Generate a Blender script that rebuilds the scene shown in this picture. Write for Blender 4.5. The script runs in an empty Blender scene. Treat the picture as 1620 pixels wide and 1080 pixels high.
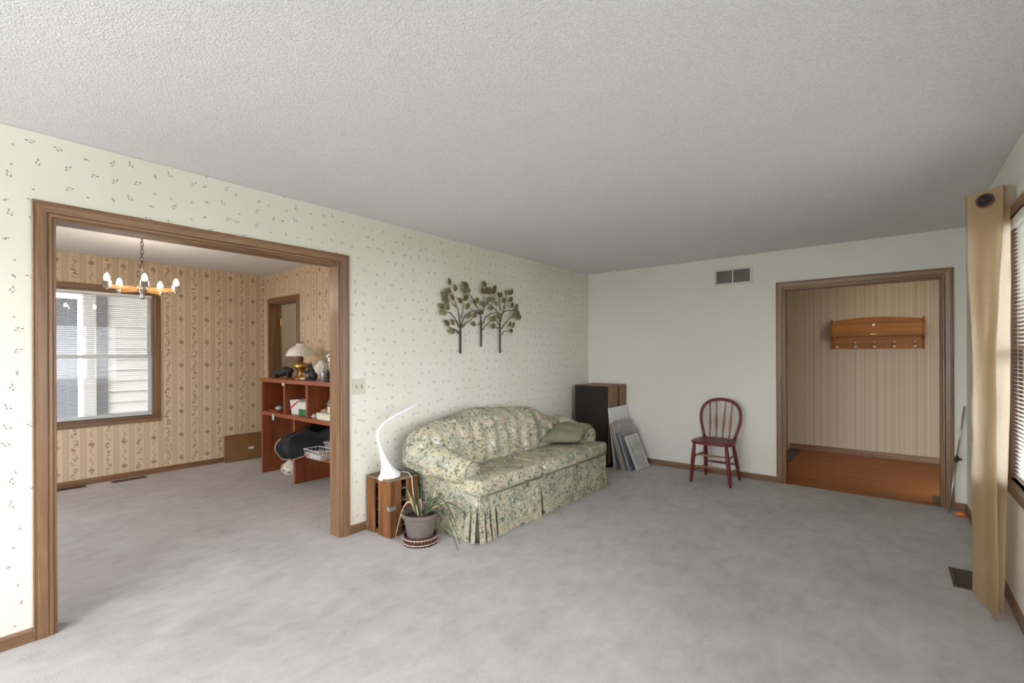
import bpy, bmesh, math, random
from mathutils import Vector, Matrix, noise
random.seed(7)
S = bpy.context.scene
COL = S.collection
PI = math.pi
CEIL = 2.44

# ------------------------------------------------------------------ camera
cd = bpy.data.cameras.new('camera')
cd.sensor_width = 36.0
cd.lens = 735.16 / 1620 * 36
cd.shift_y = 20.5 / 1620
cd.clip_start = 0.02
cam = bpy.data.objects.new('camera', cd)
COL.objects.link(cam)
cam.matrix_world = (Matrix.Translation((0, 0, 1.36)) @ Matrix.Rotation(math.radians(39.18), 4, 'Z')
                    @ Matrix.Rotation(PI / 2, 4, 'X') @ Matrix.Rotation(-0.00397, 4, 'Z'))
S.camera = cam

# ------------------------------------------------------------------ world, daylight, exposure
W = bpy.data.worlds.new('sky')
S.world = W
W.use_nodes = True
wn = W.node_tree
bg = wn.nodes['Background']
bg.inputs[0].default_value = (0.93, 0.965, 1.0, 1)
bg.inputs[1].default_value = 9.0

def portal(name, loc, rot, sx, sy):
    l = bpy.data.lights.new(name, 'AREA')
    l.shape = 'RECTANGLE'; l.size = sx; l.size_y = sy
    l.cycles.is_portal = True
    o = bpy.data.objects.new(name, l); COL.objects.link(o)
    o.location = loc; o.rotation_euler = rot
portal('daylight_opening_right', (0.66, 2.11, 1.37), (0, PI / 2, 0), 1.42, 3.14)
portal('daylight_opening_front', (-1.5, -2.36, 1.25), (PI / 2, 0, 0), 3.0, 1.7)
portal('daylight_opening_dining', (-6.77, 0.8, 1.37), (0, -PI / 2, 0), 1.42, 1.5)
portal('daylight_opening_dining_front', (-5.0, -1.56, 1.05), (PI / 2, 0, 0), 1.6, 2.0)

vs = S.view_settings
vs.view_transform = 'Standard'; vs.look = 'None'; vs.gamma = 1.0; vs.use_curve_mapping = False
vs.exposure = 0.33
S.cycles.use_denoising = True
S.cycles.max_bounces = 16
S.cycles.diffuse_bounces = 8
S.cycles.transparent_max_bounces = 24
S.cycles.sample_clamp_indirect = 8.0

# ------------------------------------------------------------------ node helpers
class NT:
    def __init__(s, name):
        s.m = bpy.data.materials.new(name); s.m.use_nodes = True
        s.t = s.m.node_tree; s.b = s.t.nodes['Principled BSDF']
        s._tc = None
    def n(s, typ, **kw):
        nd = s.t.nodes.new(typ)
        for k, v in kw.items(): setattr(nd, k, v)
        return nd
    def put(s, sock, v):
        if hasattr(v, 'is_linked') or isinstance(v, bpy.types.NodeSocket): s.t.links.new(v, sock)
        elif isinstance(v, (tuple, list)):
            v = tuple(v)
            if len(sock.default_value) == 4 and len(v) == 3: v = v + (1,)
            sock.default_value = v
        else: sock.default_value = v
    def math(s, op, a, b=None, c=None, clamp=False):
        nd = s.n('ShaderNodeMath', operation=op); nd.use_clamp = clamp
        s.put(nd.inputs[0], a)
        if b is not None: s.put(nd.inputs[1], b)
        if c is not None: s.put(nd.inputs[2], c)
        return nd.outputs[0]
    def vmath(s, op, a, b=None):
        nd = s.n('ShaderNodeVectorMath', operation=op)
        s.put(nd.inputs[0], a)
        if b is not None: s.put(nd.inputs[1], b)
        return nd.outputs['Value'] if op in ('LENGTH', 'DISTANCE', 'DOT_PRODUCT') else nd.outputs[0]
    def obj(s):
        if s._tc is None: s._tc = s.n('ShaderNodeTexCoord')
        return s._tc.outputs['Object']
    def sep(s, v):
        nd = s.n('ShaderNodeSeparateXYZ'); s.put(nd.inputs[0], v); return nd.outputs
    def comb(s, x=0.0, y=0.0, z=0.0):
        nd = s.n('ShaderNodeCombineXYZ')
        for i, v in enumerate((x, y, z)): s.put(nd.inputs[i], v)
        return nd.outputs[0]
    def scale(s, v, sc):
        return s.vmath('MULTIPLY', v, sc if isinstance(sc, (tuple, list)) else (sc, sc, sc))
    def noise(s, v, sc, detail=3.0, rough=0.5, dist=0.0):
        nd = s.n('ShaderNodeTexNoise'); s.put(nd.inputs['Vector'], v)
        nd.inputs['Scale'].default_value = sc; nd.inputs['Detail'].default_value = detail
        nd.inputs['Roughness'].default_value = rough; nd.inputs['Distortion'].default_value = dist
        return nd.outputs['Fac']
    def vor(s, v, sc, rnd=1.0, feat='F1', dim='3D'):
        nd = s.n('ShaderNodeTexVoronoi', feature=feat, voronoi_dimensions=dim)
        s.put(nd.inputs['Vector'], v); nd.inputs['Scale'].default_value = sc
        nd.inputs['Randomness'].default_value = rnd
        return nd.outputs
    def ramp(s, f, stops, interp='LINEAR'):
        nd = s.n('ShaderNodeValToRGB'); cr = nd.color_ramp; cr.interpolation = interp
        while len(cr.elements) < len(stops): cr.elements.new(0.5)
        for e, (p, c) in zip(cr.elements, stops):
            e.position = p; e.color = tuple(c) + (1,) if len(c) == 3 else c
        s.put(nd.inputs[0], f); return nd.outputs[0]
    def mix(s, f, a, b, mode='MIX'):
        nd = s.n('ShaderNodeMix', data_type='RGBA', blend_type=mode)
        s.put(nd.inputs[0], f); s.put(nd.inputs[6], a); s.put(nd.inputs[7], b)
        return nd.outputs[2]
    def step(s, v, lo, hi):
        nd = s.n('ShaderNodeMapRange', interpolation_type='SMOOTHSTEP')
        s.put(nd.inputs[0], v); nd.inputs[1].default_value = lo; nd.inputs[2].default_value = hi
        return nd.outputs[0]
    def bump(s, h, strength=0.3, dist=0.01):
        nd = s.n('ShaderNodeBump'); nd.inputs['Strength'].default_value = strength
        nd.inputs['Distance'].default_value = dist; s.put(nd.inputs['Height'], h)
        s.t.links.new(nd.outputs[0], s.b.inputs['Normal'])
    def done(s, col, rough=0.6, metal=0.0, spec=0.5, **kw):
        s.put(s.b.inputs['Base Color'], col); s.put(s.b.inputs['Roughness'], rough)
        s.b.inputs['Metallic'].default_value = metal
        s.b.inputs['Specular IOR Level'].default_value = spec
        for k, v in kw.items(): s.put(s.b.inputs[k], v)
        return s.m

def paint(name, c, rough=0.6, var=0.06, sc=6.0, metal=0.0, spec=0.4, bump=0.0, bsc=80.0):
    t = NT(name)
    n = t.noise(t.obj(), sc, 3)
    lo = tuple(x * (1 - var) for x in c); hi = tuple(min(1, x * (1 + var)) for x in c)
    if bump: t.bump(t.noise(t.obj(), bsc, 2), bump, 0.004)
    return t.done(t.ramp(n, [(0.3, lo), (0.7, hi)]), rough, metal, spec)

def wood(name, c1, c2, axis='Z', sc=1.0, rough=0.4, spec=0.5, ring=0.5):
    t = NT(name)
    st = {'X': (1.2, 22, 22), 'Y': (22, 1.2, 22), 'Z': (22, 22, 1.2)}[axis]
    v = t.scale(t.obj(), tuple(a * sc for a in st))
    n1 = t.noise(v, 1.0, 5, 0.6, 0.6)
    n2 = t.noise(t.scale(v, 6.0), 1.0, 2, 0.5)
    f = t.math('ADD', t.math('MULTIPLY', n1, 1 - ring * 0.4), t.math('MULTIPLY', n2, ring * 0.4))
    col = t.ramp(f, [(0.32, c1), (0.5, tuple((a + b) / 2 for a, b in zip(c1, c2))), (0.68, c2)])
    t.bump(n2, 0.08, 0.003)
    return t.done(col, rough, 0, spec)

M = {}
M['oakV'] = wood('oak_trim_upright', (0.125, 0.062, 0.028), (0.26, 0.145, 0.072), 'Z', rough=0.36)
M['oakY'] = wood('oak_trim_along', (0.125, 0.062, 0.028), (0.26, 0.145, 0.072), 'Y', rough=0.36)
M['oakX'] = wood('oak_trim_across', (0.125, 0.062, 0.028), (0.26, 0.145, 0.072), 'X', rough=0.36)
M['white'] = paint('white_wall_paint', (0.71, 0.695, 0.635), 0.75, 0.015, 1.5)
M['cream'] = paint('cream_paint', (0.66, 0.60, 0.52), 0.6, 0.03, 2)
M['vinyl'] = paint('white_vinyl', (0.78, 0.79, 0.80), 0.35, 0.02)
M['dark'] = paint('dark_void', (0.02, 0.018, 0.016), 0.8)
M['black'] = paint('black_enamel', (0.012, 0.012, 0.013), 0.35, 0.2)
M['brass'] = paint('aged_brass', (0.55, 0.33, 0.10), 0.28, 0.15, 12, metal=1.0)
M['chrome'] = paint('polished_chrome', (0.62, 0.58, 0.54), 0.18, 0.05, 5, metal=1.0)

def mk_ceiling():
    t = NT('popcorn_ceiling')
    n = t.noise(t.obj(), 110, 4, 0.65)
    v = t.vor(t.obj(), 150, 1.0)[0]
    h = t.math('SUBTRACT', n, t.math('MULTIPLY', v, 0.5))
    t.bump(h, 0.55, 0.010)
    return t.done(t.ramp(n, [(0.35, (0.70, 0.705, 0.72)), (0.65, (0.81, 0.815, 0.83))]), 0.9, 0, 0.2)
M['ceiling'] = mk_ceiling()

def mk_carpet():
    t = NT('cut_pile_carpet')
    o = t.obj()
    big = t.noise(o, 1.6, 4, 0.6, 0.2)
    mid = t.noise(t.scale(o, (9.0, 5.5, 1)), 1.0, 5, 0.65, 0.3)
    fine = t.noise(o, 260, 2, 0.6)
    f = t.math('ADD', t.math('MULTIPLY', big, 0.4), t.math('MULTIPLY', mid, 0.45))
    f = t.math('ADD', f, t.math('MULTIPLY', fine, 0.2))
    col = t.ramp(f, [(0.36, (0.395, 0.37, 0.362)), (0.52, (0.495, 0.472, 0.466)), (0.68, (0.585, 0.565, 0.56))])
    t.bump(t.math('ADD', t.math('MULTIPLY', fine, 0.6), mid), 0.5, 0.012)
    return t.done(col, 0.95, 0, 0.1)
M['carpet'] = mk_carpet()

def mk_sprig():
    t = NT('sprig_wallpaper')
    o = t.sep(t.obj())
    p = t.comb(o[1], o[2], 0.0)
    CE = 0.09
    vo = t.vor(p, 1 / CE, 0.62, dim='2D')
    loc = t.scale(t.vmath('SUBTRACT', p, vo['Position']), 1 / 0.0225)
    cs = t.sep(vo['Color'])
    rot = t.n('ShaderNodeVectorRotate', rotation_type='Z_AXIS')
    t.put(rot.inputs['Vector'], loc); t.put(rot.inputs['Angle'], t.math('MULTIPLY', cs[0], 3.2))
    q = rot.outputs[0]
    def ell(c, s):
        d = t.vmath('LENGTH', t.scale(t.vmath('SUBTRACT', q, (c[0], c[1], 0)), (1 / s[0], 1 / s[1], 1)))
        return t.math('SUBTRACT', 1.0, t.step(d, 0.7, 1.15))
    def union(l):
        r = l[0]
        for x in l[1:]: r = t.math('MAXIMUM', r, x)
        return r
    a = union([ell((-.55, .05), (.34, .15)), ell((.0, -.28), (.26, .15)), ell((.5, .1), (.26, .17)), ell((.05, .35), (.12, .12)), ell((.3, -.42), (.1, .1))])
    b = union([ell((0, 0), (.20, .36)), ell((.28, .32), (.22, .10)), ell((-.3, -.25), (.14, .10))])
    c = union([ell((0, 0), (.26, .15)), ell((.1, .22), (.12, .1))])
    ka = t.math('GREATER_THAN', cs[1], 0.58)
    kb = t.math('MULTIPLY', t.math('GREATER_THAN', cs[1], 0.3), t.math('SUBTRACT', 1.0, ka))
    kc = t.math('LESS_THAN', cs[1], 0.3)
    m = t.math('ADD', t.math('ADD', t.math('MULTIPLY', a, ka), t.math('MULTIPLY', b, kb)), t.math('MULTIPLY', c, kc))
    br = t.noise(p, 160, 2)
    m = t.math('MULTIPLY', m, t.step(br, 0.22, 0.42))
    tint = t.mix(t.step(cs[2], 0.55, 0.85), (0.16, 0.17, 0.15), (0.30, 0.21, 0.18))
    base = t.ramp(t.noise(p, 1.2, 2), [(0.35, (0.725, 0.70, 0.605)), (0.65, (0.76, 0.738, 0.655))])
    col = t.mix(t.math('MULTIPLY', m, 0.85), base, tint)
    return t.done(col, 0.55, 0, 0.3)
M['sprig'] = mk_sprig()

def mk_dining_paper():
    t = NT('striped_floral_wallpaper')
    o = t.sep(t.obj())
    h = t.math('ADD', o[0], o[1]); z = o[2]
    PW, PH = 0.135, 0.277
    u = t.math('DIVIDE', h, PW)
    k = t.math('FLOOR', u)
    fu = t.math('SUBTRACT', t.math('FRACT', u), 0.5)
    par = t.math('ABSOLUTE', t.math('MODULO', k, 2.0))
    au = t.math('ABSOLUTE', fu)
    dx = t.math('MULTIPLY', fu, PW)
    base = t.mix(t.step(au, 0.30, 0.33), (0.66, 0.53, 0.385), (0.58, 0.455, 0.32))
    line = t.math('SUBTRACT', 1.0, t.step(t.math('ABSOLUTE', t.math('SUBTRACT', au, 0.36)), 0.012, 0.03))
    base = t.mix(t.math('MULTIPLY', line, 0.35), base, (0.36, 0.24, 0.15))
    tick = t.math('MULTIPLY', t.math('GREATER_THAN', au, 0.40), t.math('SUBTRACT', 1.0, t.step(t.math('ABSOLUTE', t.math('SUBTRACT', t.math('FRACT', t.math('DIVIDE', z, 0.055)), 0.5)), 0.04, 0.12)))
    base = t.mix(t.math('MULTIPLY', tick, 0.25), base, (0.36, 0.24, 0.15))
    # column A: clustered squiggles
    wob = t.math('MULTIPLY', t.math('SINE', t.math('MULTIPLY', z, 46.0)), 0.012)
    dA = t.math('ABSOLUTE', t.math('SUBTRACT', dx, wob))
    sp = t.vor(t.comb(dx, z, k), 62, 1.0)
    blob = t.math('SUBTRACT', 1.0, t.step(sp[0], 0.36, 0.56))
    mA = t.math('MULTIPLY', t.math('SUBTRACT', 1.0, t.step(dA, 0.016, 0.024)), blob)
    gap = t.step(t.math('ABSOLUTE', t.math('SUBTRACT', t.math('FRACT', t.math('DIVIDE', z, PH * 0.5)), 0.5)), 0.02, 0.07)
    mA = t.math('MULTIPLY', mA, gap)
    # column B: diamonds joined by small vines
    zz = t.math('MULTIPLY', t.math('SUBTRACT', t.math('FRACT', t.math('DIVIDE', z, PH)), 0.5), PH)
    dia = t.math('ADD', t.math('ABSOLUTE', dx), t.math('ABSOLUTE', zz))
    mB = t.math('MULTIPLY', t.math('SUBTRACT', 1.0, t.step(dia, 0.026, 0.034)), t.step(t.noise(t.comb(dx, z, k), 95, 2), 0.35, 0.5))
    wob2 = t.math('MULTIPLY', t.math('SINE', t.math('MULTIPLY', z, 68.0)), 0.010)
    vine = t.math('SUBTRACT', 1.0, t.step(t.math('ABSOLUTE', t.math('SUBTRACT', dx, wob2)), 0.003, 0.008))
    vine = t.math('MULTIPLY', vine, t.step(t.noise(t.comb(dx, z, k), 60, 2), 0.42, 0.56))
    mB = t.math('MAXIMUM', mB, t.math('MULTIPLY', vine, 0.8))
    m = t.math('ADD', t.math('MULTIPLY', mA, par), t.math('MULTIPLY', mB, t.math('SUBTRACT', 1.0, par)))
    tint = t.mix(t.noise(t.comb(dx, z, k), 40, 2), (0.20, 0.075, 0.045), (0.24, 0.16, 0.08))
    return t.done(t.mix(t.math('MULTIPLY', m, 0.8), base, tint), 0.6, 0, 0.25)
M['dpaper'] = mk_dining_paper()

def mk_hall_paper():
    t = NT('pinstripe_wallpaper')
    o = t.sep(t.obj())
    h = t.math('ADD', o[0], o[1])
    n1 = t.noise(t.comb(h, 0.0, 0.0), 26, 3, 0.7)
    n2 = t.noise(t.comb(h, 3.0, 0.0), 75, 1, 0.5)
    f = t.math('ADD', t.math('MULTIPLY', n1, 0.65), t.math('MULTIPLY', n2, 0.35))
    return t.done(t.ramp(f, [(0.33, (0.33, 0.25, 0.165)), (0.5, (0.46, 0.375, 0.27)), (0.66, (0.56, 0.48, 0.365))]), 0.6, 0, 0.3)
M['hpaper'] = mk_hall_paper()

def mk_hall_floor():
    t = NT('laminate_floor')
    o = t.obj(); s = t.sep(o)
    row = t.math('FLOOR', t.math('DIVIDE', s[1], 0.075))
    v = t.comb(t.math('MULTIPLY', s[0], 2.2), t.math('MULTIPLY', s[1], 30.0), t.math('MULTIPLY', row, 3.7))
    n = t.noise(v, 1.0, 4, 0.6, 0.4)
    col = t.ramp(n, [(0.3, (0.20, 0.06, 0.012)), (0.7, (0.38, 0.13, 0.03))])
    joint = t.math('SUBTRACT', 1.0, t.step(t.math('ABSOLUTE', t.math('SUBTRACT', t.math('FRACT', t.math('DIVIDE', s[1], 0.075)), 0.5)), 0.46, 0.5))
    col = t.mix(t.math('MULTIPLY', t.math('SUBTRACT', 1.0, joint), 0.4), col, (0.09, 0.035, 0.012))
    return t.done(col, 0.5, 0, 0.25)
M['laminate'] = mk_hall_floor()

def mk_glass():
    t = NT('window_glass')
    tr = t.n('ShaderNodeBsdfTransparent'); gl = t.n('ShaderNodeBsdfGlossy')
    gl.inputs['Roughness'].default_value = 0.02
    lw = t.n('ShaderNodeFresnel'); lw.inputs[0].default_value = 1.45
    mx = t.n('ShaderNodeMixShader')
    t.t.links.new(lw.outputs[0], mx.inputs[0]); t.t.links.new(tr.outputs[0], mx.inputs[1]); t.t.links.new(gl.outputs[0], mx.inputs[2])
    out = t.t.nodes['Material Output']; t.t.links.new(mx.outputs[0], out.inputs[0])
    return t.m
M['glass'] = mk_glass()

# ------------------------------------------------------------------ mesh helpers
class MB:
    def __init__(s): s.v = []; s.f = []
    def add(s, vs, fs):
        o = len(s.v); s.v += [tuple(p) for p in vs]; s.f += [tuple(i + o for i in f) for f in fs]; return s
    def box(s, x0, x1, y0, y1, z0, z1):
        return s.add([(x0, y0, z0), (x1, y0, z0), (x1, y1, z0), (x0, y1, z0), (x0, y0, z1), (x1, y0, z1), (x1, y1, z1), (x0, y1, z1)],
                     [(0, 3, 2, 1), (4, 5, 6, 7), (0, 1, 5, 4), (1, 2, 6, 5), (2, 3, 7, 6), (3, 0, 4, 7)])
    def obox(s, c, ax, ay, az):
        c, ax, ay, az = (Vector(q) for q in (c, ax, ay, az))
        vs = [c + i * ax + j * ay + k * az for k in (-1, 1) for i, j in ((-1, -1), (1, -1), (1, 1), (-1, 1))]
        return s.add(vs, [(0, 3, 2, 1), (4, 5, 6, 7), (0, 1, 5, 4), (1, 2, 6, 5), (2, 3, 7, 6), (3, 0, 4, 7)])
    def tube(s, pts, r, n=8, sx=None, cap=True, ref=None):
        pts = [Vector(p) for p in pts]
        k = len(pts); rs = r if isinstance(r, (list, tuple)) else [r] * k
        vs, fs = [], []
        up = Vector(ref) if ref else Vector((0.31, 0.17, 0.93))
        for i, p in enumerate(pts):
            d = (pts[min(i + 1, k - 1)] - pts[max(i - 1, 0)]).normalized()
            a = up - up.dot(d) * d
            if a.length < 1e-4: a = Vector((1, 0, 0)) - d.x * d
            a.normalize(); b = d.cross(a)
            up = a
            e = sx[i] if sx else 1.0
            for j in range(n):
                t = 2 * PI * j / n
                vs.append(p + rs[i] * (math.cos(t) * a + e * math.sin(t) * b))
        for i in range(k - 1):
            for j in range(n):
                fs.append((i * n + j, i * n + (j + 1) % n, (i + 1) * n + (j + 1) % n, (i + 1) * n + j))
        if cap:
            fs.append(tuple(range(n - 1, -1, -1))); fs.append(tuple((k - 1) * n + j for j in range(n)))
        return s.add(vs, fs)
    def lathe(s, prof, c=(0, 0, 0), n=24, flute=0.0, nf=0, sx=1.0, sy=1.0):
        vs, fs = [], []
        k = len(prof)
        for r, z in prof:
            for j in range(n):
                t = 2 * PI * j / n
                rr = r * (1 + flute * math.cos(nf * t)) if nf else r
                vs.append((c[0] + sx * rr * math.cos(t), c[1] + sy * rr * math.sin(t), c[2] + z))
        for i in range(k - 1):
            for j in range(n):
                fs.append((i * n + j, i * n + (j + 1) % n, (i + 1) * n + (j + 1) % n, (i + 1) * n + j))
        if prof[0][0] > 1e-5: fs.append(tuple(range(n - 1, -1, -1)))
        if prof[-1][0] > 1e-5: fs.append(tuple((k - 1) * n + j for j in range(n)))
        return s.add(vs, fs)
    def prism(s, poly, z0, z1, fn=None):
        n = len(poly); fn = fn or (lambda a, b, c: (a, b, c))
        vs = [fn(a, b, z0) for a, b in poly] + [fn(a, b, z1) for a, b in poly]
        fs = [tuple(range(n - 1, -1, -1)), tuple(range(n, 2 * n))]
        fs += [(i, (i + 1) % n, n + (i + 1) % n, n + i) for i in range(n)]
        return s.add(vs, fs)
    def loft(s, rings, close=True, cap=True):
        n = len(rings[0]); vs = [p for r in rings for p in r]; fs = []
        for i in range(len(rings) - 1):
            for j in range(n if close else n - 1):
                fs.append((i * n + j, i * n + (j + 1) % n, (i + 1) * n + (j + 1) % n, (i + 1) * n + j))
        if cap and close:
            fs.append(tuple(range(n - 1, -1, -1))); fs.append(tuple((len(rings) - 1) * n + j for j in range(n)))
        return s.add(vs, fs)
    def ellip(s, c, r, nu=16, nv=10, fn=None):
        rings = []
        for i in range(nv + 1):
            ph = -PI / 2 + PI * i / nv
            ph = max(-PI / 2 + .05, min(PI / 2 - .05, ph))
            ring = []
            for j in range(nu):
                th = 2 * PI * j / nu
                p = Vector((math.cos(ph) * math.cos(th), math.cos(ph) * math.sin(th), math.sin(ph)))
                q = Vector((c[0] + p.x * r[0], c[1] + p.y * r[1], c[2] + p.z * r[2]))
                ring.append(fn(q, p) if fn else q)
            rings.append(ring)
        return s.loft(rings)
    def build(s, name, mat, parent=None, smooth=False, bevel=0.0, seg=2, sub=0, origin=None, angle=None):
        o0 = Vector(parent_origin(parent)) if parent else Vector(origin or (0, 0, 0))
        me = bpy.data.meshes.new(name)
        me.from_pydata([tuple(Vector(p) - o0) for p in s.v], [], s.f)
        bm = bmesh.new(); bm.from_mesh(me)
        bmesh.ops.recalc_face_normals(bm, faces=bm.faces)
        bm.to_mesh(me); bm.free()
        me.materials.append(M[mat] if isinstance(mat, str) else mat)
        if smooth:
            for p in me.polygons: p.use_smooth = True
            if angle:
                me.set_sharp_from_angle(angle=math.radians(angle))
        o = bpy.data.objects.new(name, me); COL.objects.link(o)
        if parent: o.parent = parent
        else: o.location = o0
        if bevel:
            b = o.modifiers.new('bevel', 'BEVEL'); b.width = bevel; b.segments = seg; b.limit_method = 'ANGLE'
            b.harden_normals = False
        if sub:
            m = o.modifiers.new('sub', 'SUBSURF'); m.levels = sub; m.render_levels = sub
        return o

def parent_origin(p):
    v = Vector((0, 0, 0))
    while p: v += p.location; p = p.parent
    return v

def tag(o, label, cat, group=None):
    o['label'] = label; o['category'] = cat
    if group: o['group'] = group
    return o
def thing(name, loc, label, cat, group=None):
    o = bpy.data.objects.new(name, None); COL.objects.link(o); o.location = loc
    o.empty_display_size = 0.1
    return tag(o, label, cat, group)
def struct(o, label=None):
    o['kind'] = 'structure'
    if label: o['label'] = label
    return o
def setting(name, loc=(0, 0, 0), label=None):
    o = bpy.data.objects.new(name, None); COL.objects.link(o); o.location = loc
    return struct(o, label)
def share(o, name, parent, loc):
    c = o.copy(); c.name = name; COL.objects.link(c); c.parent = parent; c.location = loc
    return c

# ------------------------------------------------------------------ the rooms
XA, YB, XC, XD, YF = -3.187, 5.552, 0.5035, -6.611, -2.2
YD2, YD0, YH = 2.77, -1.4, 7.70
A0, A1, AZ = 0.345, 1.876, 2.04        # wide opening to the dining room
H0, H1, HZ = -0.861, 0.351, 2.03       # opening to the hall
C0, C1, CZ0, CZ1 = 0.55, 3.68, 0.68, 2.07   # window in the right wall
D0, D1 = 0.10, 1.555                   # window in the dining room
struct(MB().box(-6.8, 0.62, -2.35, 5.565, -0.12, 0).build('floor', 'carpet'), 'grey beige cut pile carpet through both rooms')
struct(MB().box(-1.35, 1.5, 5.566, 7.85, -0.12, -0.004).build('floor_hall', 'laminate'), 'reddish brown wood laminate floor of the hall')
struct(MB().box(-6.8, 1.5, -2.35, 7.85, CEIL, CEIL + 0.1).build('ceiling', 'ceiling'), 'white popcorn textured ceiling')
g = 0.002
w = MB().box(XA - .055, XA, YF - .1, A0, 0, CEIL - g).box(XA - .055, XA, A1, YB, 0, CEIL - g).box(XA - .055, XA, A0, A1, AZ, CEIL - g)
struct(w.build('wall_left', 'sprig'), 'cream wallpapered wall with small grey sprigs')
w = MB().box(XA - .11, XA - .056, YF - .1, A0, 0, CEIL - g).box(XA - .11, XA - .056, A1, YB, 0, CEIL - g).box(XA - .11, XA - .056, A0, A1, AZ, CEIL - g)
struct(w.build('wall_dining_partition', 'dpaper'))
w = MB().box(XA - .11, H0, YB, YB + .11, 0, CEIL - g).box(H1, XC + .12, YB, YB + .11, 0, CEIL - g).box(H0, H1, YB, YB + .11, HZ, CEIL - g)
struct(w.build('wall_back', 'white'), 'plain white painted wall')
w = MB().box(XC, XC + .12, YF - .1, C0, 0, CEIL - g).box(XC, XC + .12, C1, YB, 0, CEIL - g)
for p, q in ((C0, C1),): w.box(XC, XC + .12, p, q, 0, CZ0).box(XC, XC + .12, p, q, CZ1, CEIL - g)
struct(w.build('wall_right', 'white'))
w = MB().box(XA - .11, -3.0, YF - .12, YF, 0, CEIL - g).box(0, XC + .12, YF - .12, YF, 0, CEIL - g)
w.box(-3.0, 0, YF - .12, YF, 0, .4).box(-3.0, 0, YF - .12, YF, 2.1, CEIL - g)
struct(w.build('wall_front', 'white'))
w = MB().box(XD - .12, XD, YD0, D0, 0, CEIL - g).box(XD - .12, XD, D1, YD2 + .13, 0, CEIL - g)
w.box(XD - .12, XD, D0, D1, 0, CZ0).box(XD - .12, XD, D0, D1, CZ1, CEIL - g)
struct(w.build('wall_dining_window', 'dpaper'), 'tan striped floral wallpapered wall')
DX0, DX1, DZ = -6.405, -5.675, 2.05
w = MB().box(XD, DX0, YD2, YD2 + .13, 0, CEIL - g).box(DX1, XA - .111, YD2, YD2 + .13, 0, CEIL - g).box(DX0, DX1, YD2, YD2 + .13, DZ, CEIL - g)
struct(w.build('wall_dining_right', 'dpaper'), 'tan striped floral wallpapered wall')
w = MB().box(XD - .12, -5.8, YD0 - .12, YD0, 0, CEIL - g).box(-4.2, XA - .111, YD0 - .12, YD0, 0, CEIL - g).box(-5.8, -4.2, YD0 - .12, YD0, 2.05, CEIL - g)
struct(w.build('wall_dining_front', 'dpaper'))
# room beyond the dining room door
w = MB().box(-6.8, -5.0, 4.2, 4.3, 0, CEIL - g).box(-6.9, -6.8, 2.9, 4.3, 0, CEIL - g).box(-5.0, -4.9, 2.9, 4.3, 0, CEIL - g)
struct(w.build('wall_kitchen', 'cream'), 'pale wall of the room beyond the dining room door')
# hall
struct(MB().box(-1.3, 1.3, YH, YH + .1, 0, CEIL - g).build('wall_hall_back', 'hpaper'), 'beige pinstripe wallpapered wall of the hall')
struct(MB().box(-1.24, -1.14, YB + .112, YH, 0, CEIL - g).build('wall_hall_left', 'hpaper'))
struct(MB().box(1.1, 1.2, YB + .112, YH, 0, CEIL - g).build('wall_hall_right', 'hpaper'))

# baseboards: rounded top edge
def baseboard(name, a0, a1, pos, axis, sgn, z=0.064, t=0.013):
    pr = [(0, 0), (t, 0), (t, z - .012), (t * .55, z), (0, z)]
    if axis == 'Y': fn = lambda d, zz, s_: (pos + sgn * d, s_, zz)
    else: fn = lambda d, zz, s_: (s_, pos + sgn * d, zz)
    return struct(MB().prism(pr, a0, a1, fn).build(name, 'oakY' if axis == 'Y' else 'oakX'))
baseboard('baseboard_left', YF, A0 - .074, XA, 'Y', 1)
baseboard('baseboard_left_far', A1 + .074, YB - .002, XA, 'Y', 1)
baseboard('baseboard_back', XA + .014, H0 - .076, YB, 'X', -1)
baseboard('baseboard_back_right', H1 + .076, XC - .002, YB, 'X', -1)
baseboard('baseboard_right', YF, YB - .016, XC, 'Y', -1)
baseboard('baseboard_dining_window', YD0, YD2 - .002, XD, 'Y', 1)
baseboard('baseboard_dining_right', DX1 + .07, XA - .13, YD2, 'X', -1)
baseboard('baseboard_hall_back', -1.125, 1.09, YH, 'X', -1, 0.075)

# cased openings: moulded casing and jamb boards
PROF = [(0, 0), (0, .009), (.004, .012), (.013, .013), (.017, .008), (.021, .013), (.040, .0165), (.052, .018), (.056, .0125), (.062, .013), (.068, .017), (.072, .015), (.072, 0)]
def casing(par, fn, u0, u1, zt, mv, mh):
    for side in (0, 1):
        u = (lambda t: u0 - t) if side == 0 else (lambda t: u1 + t)
        MB().loft([[fn(u(t), d, 0.001) for t, d in PROF], [fn(u(t), d, zt + t) for t, d in PROF]]).build('casing', mv, par)
    MB().loft([[fn(u0 - t, d, zt + t) for t, d in PROF], [fn(u1 + t, d, zt + t) for t, d in PROF]]).build('casing', mh, par)
tr = setting('trim_1', (XA, (A0 + A1) / 2, 0), 'moulded oak casing of the wide dining room opening')
casing(tr, lambda u, d, z: (XA + d + .0005, u, z), A0, A1, AZ, 'oakV', 'oakY')
for y0, y1 in ((A0 - .0, A0 + .012), (A1 - .012, A1)):
    MB().box(XA - .125, XA + .004, y0, y1, 0.001, AZ).build('jamb', 'oakV', tr, bevel=.002)
MB().box(XA - .125, XA + .004, A0 + .012, A1 - .012, AZ - .012, AZ).build('jamb', 'oakY', tr, bevel=.002)
casing(tr, lambda u, d, z: (XA - .1105 - d, u, z), A0, A1, AZ, 'oakV', 'oakY')
tr = setting('trim_2', ((H0 + H1) / 2, YB, 0), 'dark oak casing of the hall opening')
casing(tr, lambda u, d, z: (u, YB - d - .0005, z), H0, H1, HZ, 'oakV', 'oakX')
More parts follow.
